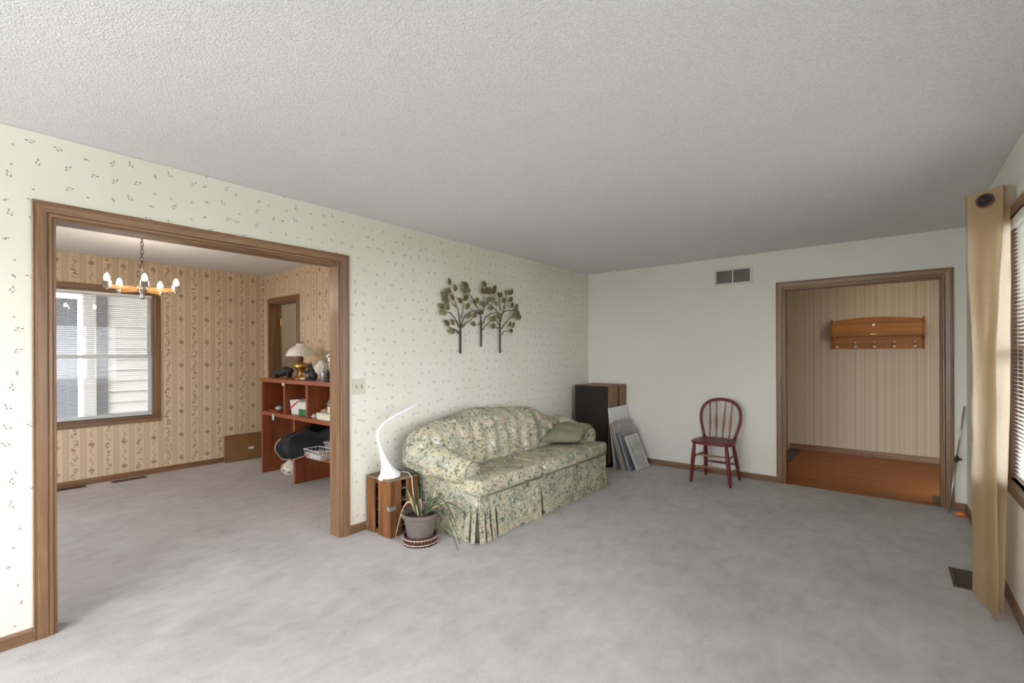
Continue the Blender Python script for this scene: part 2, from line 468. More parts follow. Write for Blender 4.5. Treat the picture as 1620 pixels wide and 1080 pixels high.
for x0, x1 in ((H0, H0 + .012), (H1 - .012, H1)):
    MB().box(x0, x1, YB - .004, YB + .122, 0.001, HZ).build('jamb', 'oakV', tr, bevel=.002)
MB().box(H0 + .012, H1 - .012, YB - .004, YB + .122, HZ - .012, HZ).build('jamb', 'oakX', tr, bevel=.002)
tr = setting('trim_3', ((DX0 + DX1) / 2, YD2, 0), 'plain oak casing of the dining room door')
def flat_casing(par, fn, u0, u1, zt, wd, th, mv, mh):
    P4 = [(0, 0), (0, th * .8), (wd * .15, th), (wd * .9, th), (wd, th * .7), (wd, 0)]
    for side in (0, 1):
        u = (lambda t: u0 - t) if side == 0 else (lambda t: u1 + t)
        MB().loft([[fn(u(t), d, 0.001) for t, d in P4], [fn(u(t), d, zt + t) for t, d in P4]]).build('casing', mv, par)
    MB().loft([[fn(u0 - t, d, zt + t) for t, d in P4], [fn(u1 + t, d, zt + t) for t, d in P4]]).build('casing', mh, par)
flat_casing(tr, lambda u, d, z: (u, YD2 - d - .0005, z), DX0, DX1, DZ, .065, .015, 'oakV', 'oakX')
for x0, x1 in ((DX0, DX0 + .012), (DX1 - .012, DX1)):
    MB().box(x0, x1, YD2 - .003, YD2 + .14, 0.001, DZ).build('jamb', 'oakV', tr)
MB().box(DX0 + .012, DX1 - .012, YD2 - .003, YD2 + .14, DZ - .012, DZ).build('jamb', 'oakX', tr)
MB().box(DX0 + .012, DX0 + .022, YD2 + .075, YD2 + .087, 0.001, DZ - .012).build('door_stop', 'oakV', tr)
MB().tube([(DX0 + .017, YD2 + .128, 1.76), (DX0 + .017, YD2 + .128, 1.85)], .006, 8).build('hinge', 'brass', tr)
# casing edge of a door in the hall's left wall
tr = setting('trim_4', (-1.14, 6.9, 0), 'oak door casing in the hall side wall')
MB().box(-1.138, -1.118, 7.27, 7.345, 0, 2.06).build('casing', 'oakV', tr, bevel=.003)
MB().box(-1.138, -1.118, 6.37, 6.445, 0, 2.06).build('casing', 'oakV', tr, bevel=.003)
MB().box(-1.138, -1.118, 6.445, 7.27, 1.985, 2.06).build('casing', 'oakY', tr, bevel=.003)
MB().box(-1.137, -1.126, 6.447, 7.268, 0.01, 1.983).build('leaf', 'oakV', tr)

# ------------------------------------------------------------------ windows
def window(name, x, sg, y0, y1, z0, z1, label, unit, cas=0.058):
    # x: room face of the wall; sg: direction towards the room
    wd = setting(name, (x, (y0 + y1) / 2, z0), label)
    P4 = [(0, 0), (0, .014), (.01, .017), (cas * .88, .015), (cas, .010), (cas, 0)]
    fn = lambda u, d, z: (x + sg * (d + .0005), u, z)
    for side in (0, 1):
        u = (lambda t: y0 - t) if side == 0 else (lambda t: y1 + t)
        MB().loft([[fn(u(t), d, z0 - .001) for t, d in P4], [fn(u(t), d, z1 + t) for t, d in P4]]).build('casing', 'oakV', wd)
    MB().loft([[fn(y0 - t, d, z1 + t) for t, d in P4], [fn(y1 + t, d, z1 + t) for t, d in P4]]).build('casing', 'oakY', wd)
    a, b = sorted((x + sg * .03, x - sg * .10))
    MB().box(a, b, y0 - cas, y1 + cas, z0 - .022, z0).build('sill', 'oakY', wd, bevel=.004)
    a, b = sorted((x + sg * .0005, x + sg * .014))
    MB().box(a, b, y0 - cas, y1 + cas, z0 - .075, z0 - .023).build('apron', 'oakY', wd, bevel=.003)
    a, b = sorted((x, x - sg * .10))
    for p, q in ((y0 + .001, y0 + .014), (y1 - .014, y1 - .001)):
        MB().box(a, b, p, q, z0, z1 - .014).build('jamb', 'oakV', wd)
    MB().box(a, b, y0, y1, z1 - .014, z1 - .001).build('jamb', 'oakY', wd)
    n = unit; wu = (y1 - y0 - .028) / n
    zm = (z0 + z1) / 2 - .02
    for k in range(n):
        p, q = y0 + .014 + k * wu, y0 + .014 + (k + 1) * wu
        if k: 
            a, b = sorted((x - sg * .0, x - sg * .10))
            MB().box(a, b, p - .03, p + .03, z0, z1 - .014).build('mullion', 'oakV', wd, bevel=.003)
        e = .03 if k else 0; e2 = .03 if k < n - 1 else 0
        for (za, zb, dx) in ((z0 + .001, zm + .018, .045), (zm - .018, z1 - .015, .072)):
            a, b = sorted((x - sg * dx, x - sg * (dx + .026)))
            m = MB(); st = .036
            m.box(a, b, p + e + .001, p + e + st, za, zb).box(a, b, q - e2 - st, q - e2 - .001, za, zb)
            m.box(a, b, p + e + st, q - e2 - st, za, za + st).box(a, b, p + e + st, q - e2 - st, zb - st, zb)
            sh = m.build('sash', 'vinyl', wd)
            xc = (a + b) / 2
            MB().box(xc - .002, xc + .002, p + e + st, q - e2 - st, za + st, zb - st).build('pane', 'glass', sh)
    return wd
window('window_1', XD, 1, D0, D1, CZ0, CZ1, 'double hung window with oak casing in the dining room', 1)
window('window_2', XC, -1, C0, C1, CZ0, CZ1, 'oak cased window beside the tan curtain', 2)
# front window, assumed for ambient fill, and patio opening stand behind the camera
wd = setting('window_3', (-1.5, YF, .4), 'assumed wide vinyl framed front window for fill daylight')
for (x0, x1, z0, z1) in ((-3.0, 0, .4, .46), (-3.0, 0, 2.04, 2.1), (-3.0, -2.94, .46, 2.04), (-.06, 0, .46, 2.04), (-1.53, -1.47, .46, 2.04)):
    MB().box(x0 + .001, x1 - .001, YF - .09, YF - .02, z0 + .001, z1 - .001).build('frame', 'vinyl', wd)
wd = setting('window_4', (-5.0, YD0, 0), 'glazed patio door of the dining room')
for (x0, x1, z0, z1) in ((-5.8, -4.2, 0, .08), (-5.8, -4.2, 1.98, 2.05), (-5.8, -5.73, .08, 1.98), (-4.27, -4.2, .08, 1.98), (-5.04, -4.96, .08, 1.98)):
    MB().box(x0 + .001, x1 - .001, YD0 - .09, YD0 - .03, z0 + .001, z1 - .001).build('frame', 'vinyl', wd)

# ------------------------------------------------------------------ outdoors
M['grass'] = paint('lawn', (0.17, 0.17, 0.14), 0.9, 0.25, 3)
M['siding'] = paint('pale_grey_siding', (0.74, 0.72, 0.72), 0.6, 0.03, 3)
M['trimpale'] = paint('pale_exterior_trim', (0.55, 0.55, 0.56), .6, .03, 3)
M['garage'] = paint('slate_grey_panel', (0.14, 0.145, 0.17), 0.5, 0.05, 2)
struct(MB().box(-40, 40, -40, 40, -0.6, -0.5).build('ground', 'grass'), 'lawn around the house')
hs = thing('neighbouring_house', (-9.0, 3.0, -.5), 'pale lap sided house wing with a porch seen through the dining room blinds', 'house')
MB().box(-9.3, -9.02, 1.55, 7, -.5, 2.6).build('wall', 'siding', hs)
for k in range(18):
    z = -.45 + k * .16
    MB().add([(-9.018, 1.55, z), (-9.018, 7, z), (-9.018, 7, z + .165), (-9.018, 1.55, z + .165), (-8.975, 1.55, z), (-8.975, 7, z), (-9.012, 7, z + .165), (-9.012, 1.55, z + .165)],
             [(0, 1, 5, 4), (4, 5, 6, 7), (3, 7, 6, 2), (0, 4, 7, 3), (1, 2, 6, 5), (0, 3, 2, 1)]).build('siding_board', 'siding', hs)
MB().box(-9.06, -8.96, 1.42, 1.55, -.5, 2.6).build('corner_board', 'garage', hs)
MB().box(-9.06, -8.95, 1.28, 1.42, -.5, 2.6).build('corner_board', 'trimpale', hs)
MB().box(-11.2, -11.0, -6, 1.5, -.5, 2.35).build('garage_panel', 'garage', hs)
pr = thing('porch_roof', (-7.9, 2.0, 2.5), 'pale board soffit of the porch roof outside the dining room window', 'porch roof')
for k in range(22):
    MB().box(-11.2, -6.80, -.0 + k * .3, -.0 + k * .3 + .288, 2.62, 2.64).build('soffit_board', 'trimpale', pr)
MB().box(-11.2, -6.80, 0, 6.6, 2.645, 2.80).build('deck', 'garage', pr)
for y in (.02, 6.4): MB().box(-8.98, -8.88, y, y + .1, -.5, 2.615).build('post', 'trimpale', pr, bevel=.005)

# ------------------------------------------------------------------ invented fill lights, unseen: uplighter behind the viewpoint, kitchen ceiling glow
def emit(name, c, s):
    t = NT(name); t.b.inputs['Base Color'].default_value = c + (1,); t.b.inputs['Emission Color'].default_value = c + (1,); t.b.inputs['Emission Strength'].default_value = s; return t.m
def fill_uplight(x, y, label, power):
    tl = thing('fill_uplighter', (x, y, 0), label, 'lamp')  # added fill light, bounced off the ceiling
    MB().lathe([(0, .001), (.14, .001), (.14, .015), (.03, .03), (.012, .05), (.012, 1.68), (.03, 1.70), (0, 1.70)], (x, y, 0), 24).build('pole', 'black', tl, smooth=True, angle=40)
    MB().lathe([(.03, 1.701), (.12, 1.74), (.19, 1.81), (.185, 1.81), (.115, 1.745), (.02, 1.712)], (x, y, 0), 28).build('bowl', 'vinyl', tl, smooth=True)
    l = bpy.data.lights.new('fill_uplighter_light', 'AREA'); l.shape = 'DISK'; l.size = .3; l.energy = power; l.color = (.95, .975, 1.0)
    o = bpy.data.objects.new('fill_uplighter_light', l); COL.objects.link(o); o.parent = tl; o.location = (0, 0, 1.80); o.rotation_euler = (PI, 0, 0)
fill_uplight(-1.3, -1.85, 'added black uplighter giving fill light near the wide front window', 98)
M['kitchenfill'] = emit('kitchen_fill_glow', (1.0, .86, .68), 14.0)
kl = thing('ceiling_lamp', (-5.9, 3.55, CEIL), 'added round ceiling light brightening the room beyond the dining room door', 'lamp')  # no lamp known here, added to light up the pale wall
MB().lathe([(.13, -.001), (.14, -.02), (.0, -.02)], (-5.9, 3.55, CEIL), 24).build('base', 'brass', kl)
MB().lathe([(.13, -.021), (.12, -.05), (.06, -.075), (0, -.08)], (-5.9, 3.55, CEIL), 24).build('shade', 'kitchenfill', kl, smooth=True)

# ------------------------------------------------------------------ materials of the objects
def mk_sofa():
    t = NT('floral_upholstery')
    o = t.obj()
    warp = t.n('ShaderNodeTexNoise'); t.put(warp.inputs['Vector'], o); warp.inputs['Scale'].default_value = 9
    p = t.vmath('ADD', o, t.scale(t.vmath('SUBTRACT', warp.outputs['Color'], (.5, .5, .5)), 0.10))
    base = t.ramp(t.noise(p, 7, 3), [(0.30, (0.27, 0.275, 0.20)), (0.46, (0.43, 0.415, 0.32)), (0.58, (0.49, 0.43, 0.285)), (0.74, (0.64, 0.62, 0.565))])
    v1 = t.vor(p, 12, 1.0); c1 = t.sep(v1['Color'])
    pink = t.math('MULTIPLY', t.math('SUBTRACT', 1.0, t.step(v1[0], 0.30, 0.5)), t.math('GREATER_THAN', c1[0], 0.7))
    pc = t.mix(t.noise(p, 60, 2), (0.52, 0.33, 0.27), (0.66, 0.55, 0.49))
    col = t.mix(t.math('MULTIPLY', pink, 0.75), base, pc)
    v2 = t.vor(p, 27, 1.0); c2 = t.sep(v2['Color'])
    leaf = t.math('MULTIPLY', t.math('SUBTRACT', 1.0, t.step(v2[0], 0.24, 0.42)), t.math('GREATER_THAN', c2[1], 0.5))
    col = t.mix(t.math('MULTIPLY', leaf, 0.8), col, t.mix(c2[0], (0.085, 0.10, 0.07), (0.22, 0.25, 0.16)))
    v3 = t.vor(p, 50, 1.0); c3 = t.sep(v3['Color'])
    spk = t.math('MULTIPLY', t.math('SUBTRACT', 1.0, t.step(v3[0], 0.2, 0.4)), t.math('GREATER_THAN', c3[1], 0.55))
    col = t.mix(t.math('MULTIPLY', spk, 0.85), col, (0.05, 0.04, 0.035))
    ln = t.math('ABSOLUTE', t.math('SUBTRACT', t.noise(p, 19, 2, 0.5), 0.5))
    stem = t.math('MULTIPLY', t.math('SUBTRACT', 1.0, t.step(ln, 0.010, 0.030)), t.step(t.noise(p, 11, 1), 0.40, 0.5))
    col = t.mix(t.math('MULTIPLY', stem, 0.8), col, (0.085, 0.10, 0.075))
    v4 = t.vor(p, 21, 1.0); c4 = t.sep(v4['Color'])
    wht = t.math('MULTIPLY', t.math('SUBTRACT', 1.0, t.step(v4[0], 0.15, 0.32)), t.math('GREATER_THAN', c4[2], 0.7))
    col = t.mix(t.math('MULTIPLY', wht, 0.7), col, (0.72, 0.71, 0.66))
    t.bump(t.noise(o, 400, 2), 0.15, 0.002)
    return t.done(col, 0.85, 0, 0.2)
M['sofa'] = mk_sofa()
M['piping'] = paint('seam_and_slit_shade', (0.16, 0.15, 0.11), 0.9, 0.2, 30)  # seam colour, also used for the painted shade in the skirt slits
M['pillow'] = paint('sage_cushion_cloth', (0.185, 0.188, 0.118), 0.8, 0.10, 14, bump=.2, bsc=60)
M['crate'] = wood('weathered_crate_wood', (0.05, 0.02, 0.009), (0.27, 0.115, 0.04), 'Z', rough=0.7, spec=.2)
M['cratetop'] = wood('grey_crate_end', (0.14, 0.10, 0.065), (0.29, 0.215, 0.15), 'X', rough=0.8, spec=.2)
M['zinc'] = paint('zinc_bracket', (0.45, 0.47, 0.48), 0.4, 0.1, 20, metal=.8)
M['lampw'] = paint('white_lamp_plastic', (0.82, 0.82, 0.83), 0.3, 0.01)
M['cordw'] = paint('white_cord', (0.70, 0.66, 0.58), 0.5, 0.03)
M['pot'] = paint('taupe_plastic', (0.15, 0.122, 0.11), 0.45, 0.04)
M['soil'] = paint('potting_soil', (0.05, 0.032, 0.022), 0.95, 0.4, 60, bump=.8)
M['leafg'] = paint('aloe_green', (0.05, 0.085, 0.035), 0.45, 0.35, 20)
M['leafd'] = paint('dried_leaf', (0.50, 0.37, 0.22), 0.7, 0.2, 20)
M['bead'] = paint('dark_cane', (0.10, 0.04, 0.024), 0.5, 0.3, 20)
M['beadw'] = paint('pale_binding', (0.66, 0.55, 0.47), 0.6, 0.1, 40)
M['speakerfront'] = paint('dark_grille_cloth', (0.022, 0.014, 0.011), 0.85, 0.2, 90)
M['walnut'] = wood('walnut_veneer', (0.14, 0.075, 0.035), (0.27, 0.155, 0.075), 'Z', rough=0.5)
M['chairred'] = paint('worn_red_paint', (0.135, 0.016, 0.012), 0.38, 0.25, 25)
M['chairworn'] = wood('worn_golden_wood', (0.15, 0.06, 0.025), (0.34, 0.19, 0.08), 'Z', rough=0.45)
M['metalgreen'] = paint('patina_green_leaf', (0.175, 0.165, 0.065), 0.5, 0.35, 18, metal=.2)
M['metalbrown'] = paint('patina_brown_leaf', (0.15, 0.105, 0.045), 0.5, 0.3, 18, metal=.2)
M['metaldark'] = paint('dark_bronze_stem', (0.05, 0.042, 0.034), 0.5, 0.2, 30, metal=.3)
M['almond'] = paint('almond_plastic', (0.60, 0.57, 0.47), 0.4, 0.02)
M['cherryV'] = wood('cherry_stain_upright', (0.15, 0.032, 0.012), (0.34, 0.095, 0.036), 'Z', rough=0.35)
M['cherryX'] = wood('cherry_stain_along', (0.17, 0.04, 0.015), (0.36, 0.105, 0.04), 'X', rough=0.35)
M['milk'] = paint('milk_glass', (0.78, 0.74, 0.68), 0.25, 0.02)
M['stone'] = paint('cream_stone', (0.62, 0.52, 0.38), 0.7, 0.08, 30)
M['iron'] = paint('cast_iron', (0.022, 0.022, 0.020), 0.5, 0.3, 30)
M['oakrackX'] = wood('honey_oak', (0.22, 0.075, 0.012), (0.43, 0.17, 0.035), 'X', rough=0.5, spec=.25)
M['ceramicw'] = paint('white_ceramic', (0.75, 0.70, 0.62), 0.25, 0.02)
M['steel'] = paint('satin_steel', (0.50, 0.49, 0.47), 0.35, 0.05, metal=.9)
M['orange'] = paint('orange_rubber', (0.75, 0.16, 0.02), 0.5, 0.1)
M['bronzevent'] = paint('brown_vent_enamel', (0.085, 0.055, 0.035), 0.5, 0.1)

def mk_clear():
    t = NT('clear_glass')
    tr = t.n('ShaderNodeBsdfTransparent'); tr.inputs[0].default_value = (.93, .93, .92, 1)
    gl = t.n('ShaderNodeBsdfGlossy'); gl.inputs['Roughness'].default_value = 0.05
    lw = t.n('ShaderNodeLayerWeight'); lw.inputs[0].default_value = 0.35
    mx = t.n('ShaderNodeMixShader')
    t.t.links.new(lw.outputs['Facing'], mx.inputs[0]); t.t.links.new(tr.outputs[0], mx.inputs[1]); t.t.links.new(gl.outputs[0], mx.inputs[2])
    t.t.links.new(mx.outputs[0], t.t.nodes['Material Output'].inputs[0])
    return t.m
M['clear'] = mk_clear()

# ------------------------------------------------------------------ sofa
def lerp_table(tab, x):
    if x <= tab[0][0]: return tab[0][1]
    for (a, b), (c, d) in zip(tab, tab[1:]):
        if x <= c:
            k = (x - a) / (c - a); k = k * k * (3 - 2 * k) * .4 + k * .6
            return b + (d - b) * k
    return tab[-1][1]
sofa = thing('sofa', (-2.65, 3.37, 0), 'floral upholstered camelback sofa with rolled arms and pleated skirt', 'sofa')
TOP = [(2.285, .60), (2.31, .70), (2.376, .765), (2.474, .797), (2.644, .829), (2.805, .849), (2.906, .858), (3.0, .885), (3.195, .880), (3.28, .862), (3.42, .858), (3.567, .845), (3.80, .83), (3.914, .802), (4.027, .735), (4.20, .69), (4.35, .66), (4.43, .60), (4.45, .52)]
rings = []
N = 96
for i in range(N + 1):
    y = 2.285 + (4.45 - 2.285) * i / N
    zt = lerp_table(TOP, y)
    e = min(1, min(y - 2.285, 4.45 - y) / .10); e = math.sqrt(max(0, 1 - (1 - e) ** 2))
    pk = .011 * math.cos(2 * PI * (y - 2.3) / .155) * min(1, e)
    xr = -3.03 + .03 * (1 - e); xf = -2.76 - .07 * (1 - e)
    kb = max(0, min(1, (min(y - 2.40, 4.40 - y)) / .03)); zb = .47 - .35 * kb
    rings.append([(xr, y, zb), (xr, y, max(zb, zt - .10)), (xr + .02, y, zt - .035), (xr + .07, y, zt - .004), (xr + .13, y, zt), (xr + .19, y, zt - .018 + pk * .5),
                  (xf + .0, y, zt - .07 + pk * .3), (xf + .035 + pk, y, zt - .16), (xf + .06 + pk, y, max(.46, zt - .27)), (xf + .075 + pk * .8, y, max(.45, zb)), (xf + .075, y, min(.44, zb + .26)), (xf + .05, y, zb)])
MB().loft(rings).build('backrest', 'sofa', sofa, smooth=True, sub=1)
def arm(side):
    # side -1 near end, +1 far end
    yc = (lambda t: 2.515 - .125 * math.sqrt(t)) if side < 0 else (lambda t: 4.285 + .06 * t)
    zc = (lambda t: .472 + .115 * t) if side < 0 else (lambda t: .50 + .07 * t)
    r = (lambda t: .088 + .050 * math.sqrt(t)) if side < 0 else (lambda t: .098 + .03 * t)
    rings = []
    ks = [(-.012, .30), (-.006, .75), (0.0, .93), (.02, 1.0), (.12, 1.0), (.3, 1), (.5, 1), (.7, 1), (.9, 1), (1.0, .97)]
    for t, q in ks:
        x = -2.43 - .5 * t; rr = r(max(0, t)) * q; cy = yc(max(0, t)); cz = zc(max(0, t))
        rings.append([(x, cy + rr * math.cos(a), cz + rr * .98 * math.sin(a)) for a in (2 * PI * j / 20 for j in range(20))])
    a = MB().loft(rings).build('arm', 'sofa', sofa, smooth=True, sub=1)
    y0, y1 = (2.428, 2.60) if side < 0 else (4.20, 4.372)
    MB().box(-3.0, -2.445, y0, y1, .20, .49).build('arm_panel', 'sofa', sofa, bevel=.015, smooth=True)
    cx, cy, cz, rr = -2.4245, yc(0), zc(0), r(0) * .93
    MB().tube([(cx - .003, cy + rr * math.cos(t), cz + rr * math.sin(t)) for t in (2 * PI * j / 24 for j in range(25))], .0035, 6).build('piping', 'piping', a, smooth=True)
arm(-1); arm(1)
MB().box(-2.99, -2.315, 2.436, 4.36, .02, .335).build('frame', 'sofa', sofa, bevel=.012)
def cushion(y0, y1, left):
    xb, xm, xf = -2.76, -2.445, -2.262
    if left: poly = [(xb, 2.612), (xm, 2.612), (xm, y0), (xf, y0), (xf - .004, (y0 + y1) / 2), (xf, y1), (xb, y1)]
    else: poly = [(xb, y0), (xf, y0), (xf + .004, (y0 + y1) / 2), (xf - .012, y1), (xm, y1), (xm, 4.175), (xb, 4.175)]
    c = MB().prism(poly, .335, .452).build('seat_cushion', 'sofa', sofa, bevel=.028, seg=4, smooth=True)
    lip = [(xf + .001, y, .338) for y in (y0 + .03, (y0 + y1) / 2, y1 - .03)]
    MB().tube(lip, .0045, 6).build('piping', 'piping', c, smooth=True)
cushion(2.415, 3.184, True); cushion(3.198, 4.345, False)
# front rail and skirt panels, flared and slightly wavy at the hem
def skirt(pts, z0, z1, out, name, amp=.006, fr=14.0, th=.012):
    # pts: two floor corners; out: outward direction
    a, b = Vector(pts[0]), Vector(pts[1]); o = Vector(out)
    n = max(4, int((b - a).length / .03)); rows = 5
    F, B = [], []
    for r in range(rows + 1):
        k = r / rows; z = z1 + (z0 - z1) * k
        for i in range(n + 1):
            s_ = i / n; p = a.lerp(b, s_) + o * (.024 * k + amp * k * math.sin(fr * s_ * (b - a).length + 1.3))
            F.append((p.x, p.y, z)); B.append((p.x - o.x * th, p.y - o.y * th, z))
    m = MB(); w_ = n + 1; fs = []
    for r in range(rows):
        for i in range(n): fs.append((r * w_ + i, r * w_ + i + 1, (r + 1) * w_ + i + 1, (r + 1) * w_ + i))
    q = len(F); fs += [tuple(j + q for j in reversed(f)) for f in list(fs)]
    for i in range(n): fs += [(i, i + q, i + 1 + q, i + 1), (rows * w_ + i, rows * w_ + i + 1, rows * w_ + i + 1 + q, rows * w_ + i + q)]
    for r in range(rows): fs += [(r * w_, (r + 1) * w_, (r + 1) * w_ + q, r * w_ + q), (r * w_ + n, r * w_ + n + q, (r + 1) * w_ + n + q, (r + 1) * w_ + n)]
    m.add(F + B, fs)
    return m.build(name, 'sofa', sofa, smooth=True, angle=50)
skirt([(-2.295, 2.625, 0), (-2.295, 3.178, 0)], .004, .33, (1, 0, 0), 'skirt')
skirt([(-2.295, 3.206, 0), (-2.295, 4.195, 0)], .004, .33, (1, 0, 0), 'skirt')
MB().box(-2.308, -2.292, 2.44, 4.35, .21, .334).build('front_rail', 'sofa', sofa, bevel=.004)
skirt([(-2.99, 2.437, 0), (-2.43, 2.437, 0)], .004, .22, (0, -1, 0), 'skirt', amp=.003)
# kick pleats gathered at the corners, dark strips painting the shade in their slits
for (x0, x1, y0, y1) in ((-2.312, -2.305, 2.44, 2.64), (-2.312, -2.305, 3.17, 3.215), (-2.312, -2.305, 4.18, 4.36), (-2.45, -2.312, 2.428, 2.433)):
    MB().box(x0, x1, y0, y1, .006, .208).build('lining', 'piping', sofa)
for (p, q, o) in (((-2.415, 2.424), (-2.372, 2.422), (0, -1, 0)), ((-2.352, 2.422), (-2.312, 2.42), (.25, -1, 0)),
                  ((-2.292, 2.428), (-2.284, 2.476), (1, -.3, 0)), ((-2.290, 2.496), (-2.290, 2.538), (1, 0, 0)), ((-2.292, 2.558), (-2.292, 2.602), (1, 0, 0)),
                  ((-2.293, 4.215), (-2.293, 4.262), (1, 0, 0)), ((-2.294, 4.285), (-2.298, 4.345), (1, .2, 0))):
    skirt([p + (0,), q + (0,)], .004, .225, Vector(o).normalized(), 'pleat', amp=.003, fr=40, th=.009)

# sage cushion in the corner of the sofa
def pillow(name, cs, th, mat, label):
    cs = [Vector(c) for c in cs]; c = sum(cs, Vector()) / 4
    nn = (cs[1] - cs[0]).cross(cs[3] - cs[0]).normalized()
    n = 16; m = MB()
    for s_ in (1, -1):
        vs, fs = [], []
        for i in range(n + 1):
            for j in range(n + 1):
                u, v = -1 + 2 * i / n, -1 + 2 * j / n
                hh = th * ((1 - u ** 4) * (1 - v ** 4)) ** .55
                pin = 1 - .09 * (abs(u) ** 3 * (1 - abs(v)) + abs(v) ** 3 * (1 - abs(u)))
                a_, b_ = (u * pin + 1) / 2, (v * pin + 1) / 2
                p = cs[0].lerp(cs[1], a_).lerp(cs[3].lerp(cs[2], a_), b_)
                wr = .006 * math.sin(9 * v + 4 * u) * (1 - abs(v)) if s_ > 0 else 0
                vs.append(p + nn * s_ * (hh * (1 if s_ > 0 else .55) + .003 + wr))
        for i in range(n):
            for j in range(n):
                a = i * (n + 1) + j; fs.append((a, a + 1, a + n + 2, a + n + 1))
        m.add(vs, fs)
    o = m.build(name, mat, None, smooth=True, origin=(c.x, c.y, .455))
    bm = bmesh.new(); bm.from_mesh(o.data); bmesh.ops.remove_doubles(bm, verts=bm.verts, dist=.008); bmesh.ops.recalc_face_normals(bm, faces=bm.faces)
    bm.to_mesh(o.data); bm.free()
    return tag(o, label, 'cushion')
pillow('cushion', [(-2.70, 3.72, .492), (-2.39, 3.99, .492), (-2.43, 4.33, .612), (-2.72, 4.10, .628)], .062, 'pillow', 'plain sage green cushion lying against the sofa arm')

# ------------------------------------------------------------------ crate, lamp, plant
cr = thing('wooden_crate', (-3.02, 2.21, 0), 'weathered upended slatted wooden crate beside the sofa', 'crate')
cx0, cx1, cy0, cy1, cz = -3.168, -2.868, 2.085, 2.345, .43
t_ = .014
for (a, b) in ((cx0, cx0 + .105), (cx1 - .145, cx1)):
    MB().box(a, b, cy0, cy0 + t_, .002, cz - .016).build('slat', 'crate', cr, bevel=.002)
    MB().box(a, b, cy1 - t_, cy1, .002, cz - .016).build('slat', 'crate', cr, bevel=.002)
for (a, b) in ((cy0 + t_, cy0 + .105), (cy1 - .105, cy1 - t_)):
    MB().box(cx1 - t_, cx1, a, b, .002, cz - .016).build('slat', 'crate', cr, bevel=.002)
    MB().box(cx0, cx0 + t_, a, b, .002, cz - .016).build('slat', 'crate', cr, bevel=.002)
MB().box(cx0, cx1, cy0, cy1, cz - .015, cz).build('top_board', 'cratetop', cr, bevel=.003)
for z in (.02, .40):
    MB().box(cx0 + t_, cx1 - t_, cy0 + t_ + .001, cy0 + t_ + .012, z - .018, z + .014).build('cleat', 'crate', cr)
for z in (.07, .165, .255, .345):
    MB().box(cx0 + t_ + .001, cx1 - t_ - .001, cy0 + t_ + .02, cy1 - t_ - .001, z - .004, z + .004).build('inner_slat', 'cratetop', cr)
MB().box(cx0 + t_ + .001, cx1 - t_ - .001, cy1 - .05, cy1 - t_ - .001, .03, .40).build('gap_shade', 'dark', cr)  # dark panel that paints the shade behind the slat gaps
MB().box(cx1 + .0005, cx1 + .003, cy0 - .001, cy0 + .055, .205, .232).box(cx1 - .03, cx1 + .003, cy0 - .003, cy0 - .0005, .205, .232).build('bracket', 'zinc', cr)
MB().box(cx0 - .0, cx0 + .03, cy0 - .003, cy0 - .0005, .035, .06).build('bracket', 'zinc', cr)

lp = thing('desk_lamp', (-2.985, 2.165, .43), 'white gooseneck desk lamp with flared base standing on the crate', 'lamp')
lx = -2.985
path = [((lx, 2.165, .4305), .084), ((lx, 2.165, .4335), .086), ((lx, 2.164, .437), .084), ((lx, 2.158, .455), .068), ((lx, 2.150, .48), .053), ((lx, 2.138, .52), .038), ((lx, 2.124, .56), .028), ((lx, 2.108, .60), .021), ((lx, 2.094, .64), .016), ((lx, 2.078, .69), .0115), ((lx, 2.066, .73), .0095), ((lx, 2.062, .76), .009), ((lx, 2.068, .79), .009), ((lx, 2.090, .818), .0085), ((lx, 2.13, .848), .008)]
MB().tube([p for p, r in path], [r for p, r in path], 20, ref=(0, 1, 0)).build('stem', 'lampw', lp, smooth=True, angle=60)
hp = [(2.13, .848, .0095, 1.0), (2.17, .866, .0095, 1.3), (2.21, .882, .009, 1.8), (2.26, .900, .009, 2.2), (2.32, .921, .009, 2.4), (2.38, .943, .0085, 2.5), (2.425, .960, .007, 1.9)]
MB().tube([(lx, a, b) for a, b, r, s_ in hp], [r for a, b, r, s_ in hp], 14, sx=[s_ for a, b, r, s_ in hp], ref=(0, -.35, 1)).build('lamp_head', 'lampw', lp, smooth=True, angle=60)
cp = [(-3.0, 2.235, .437), (-2.96, 2.27, .45), (-2.90, 2.285, .448), (-2.85, 2.275, .42), (-2.835, 2.27, .34), (-2.825, 2.275, .26), (-2.815, 2.28, .22), (-2.83, 2.275, .17), (-2.835, 2.27, .10), (-2.84, 2.25, .006)]
MB().tube(cp, .0035, 6).build('power_cord', 'cordw', lp, smooth=True)

pc = (-2.655, 2.195)
tray = thing('cane_saucer', (pc[0], pc[1], 0), 'dark cane plant saucer with two pale bindings on the carpet', 'plant saucer')
MB().lathe([(.0, .001), (.112, .001), (.112, .06), (.106, .06), (.106, .012), (0, .012)], (pc[0], pc[1], 0), 32).build('bowl', 'bead', tray)
sl = None
for k in range(30):
    a = 2 * PI * k / 30
    if sl is None:
        sl = MB().tube([(pc[0], pc[1], .002), (pc[0], pc[1], .066)], .0085, 6).build('cane', 'bead', tray, smooth=True)
        sl.location = (.117 * math.cos(a), .117 * math.sin(a), 0)
    else: share(sl, 'cane', tray, (.117 * math.cos(a), .117 * math.sin(a), 0))
for z in (.018, .052):
    MB().tube([(pc[0] + .1265 * math.cos(t), pc[1] + .1265 * math.sin(t), z) for t in (2 * PI * j / 36 for j in range(37))], .0028, 6).build('binding', 'beadw', tray, smooth=True)
pot = thing('potted_plant', (pc[0], pc[1], .0125), 'strappy green and dried spider plant in a taupe plastic pot', 'plant')
z0 = .0125
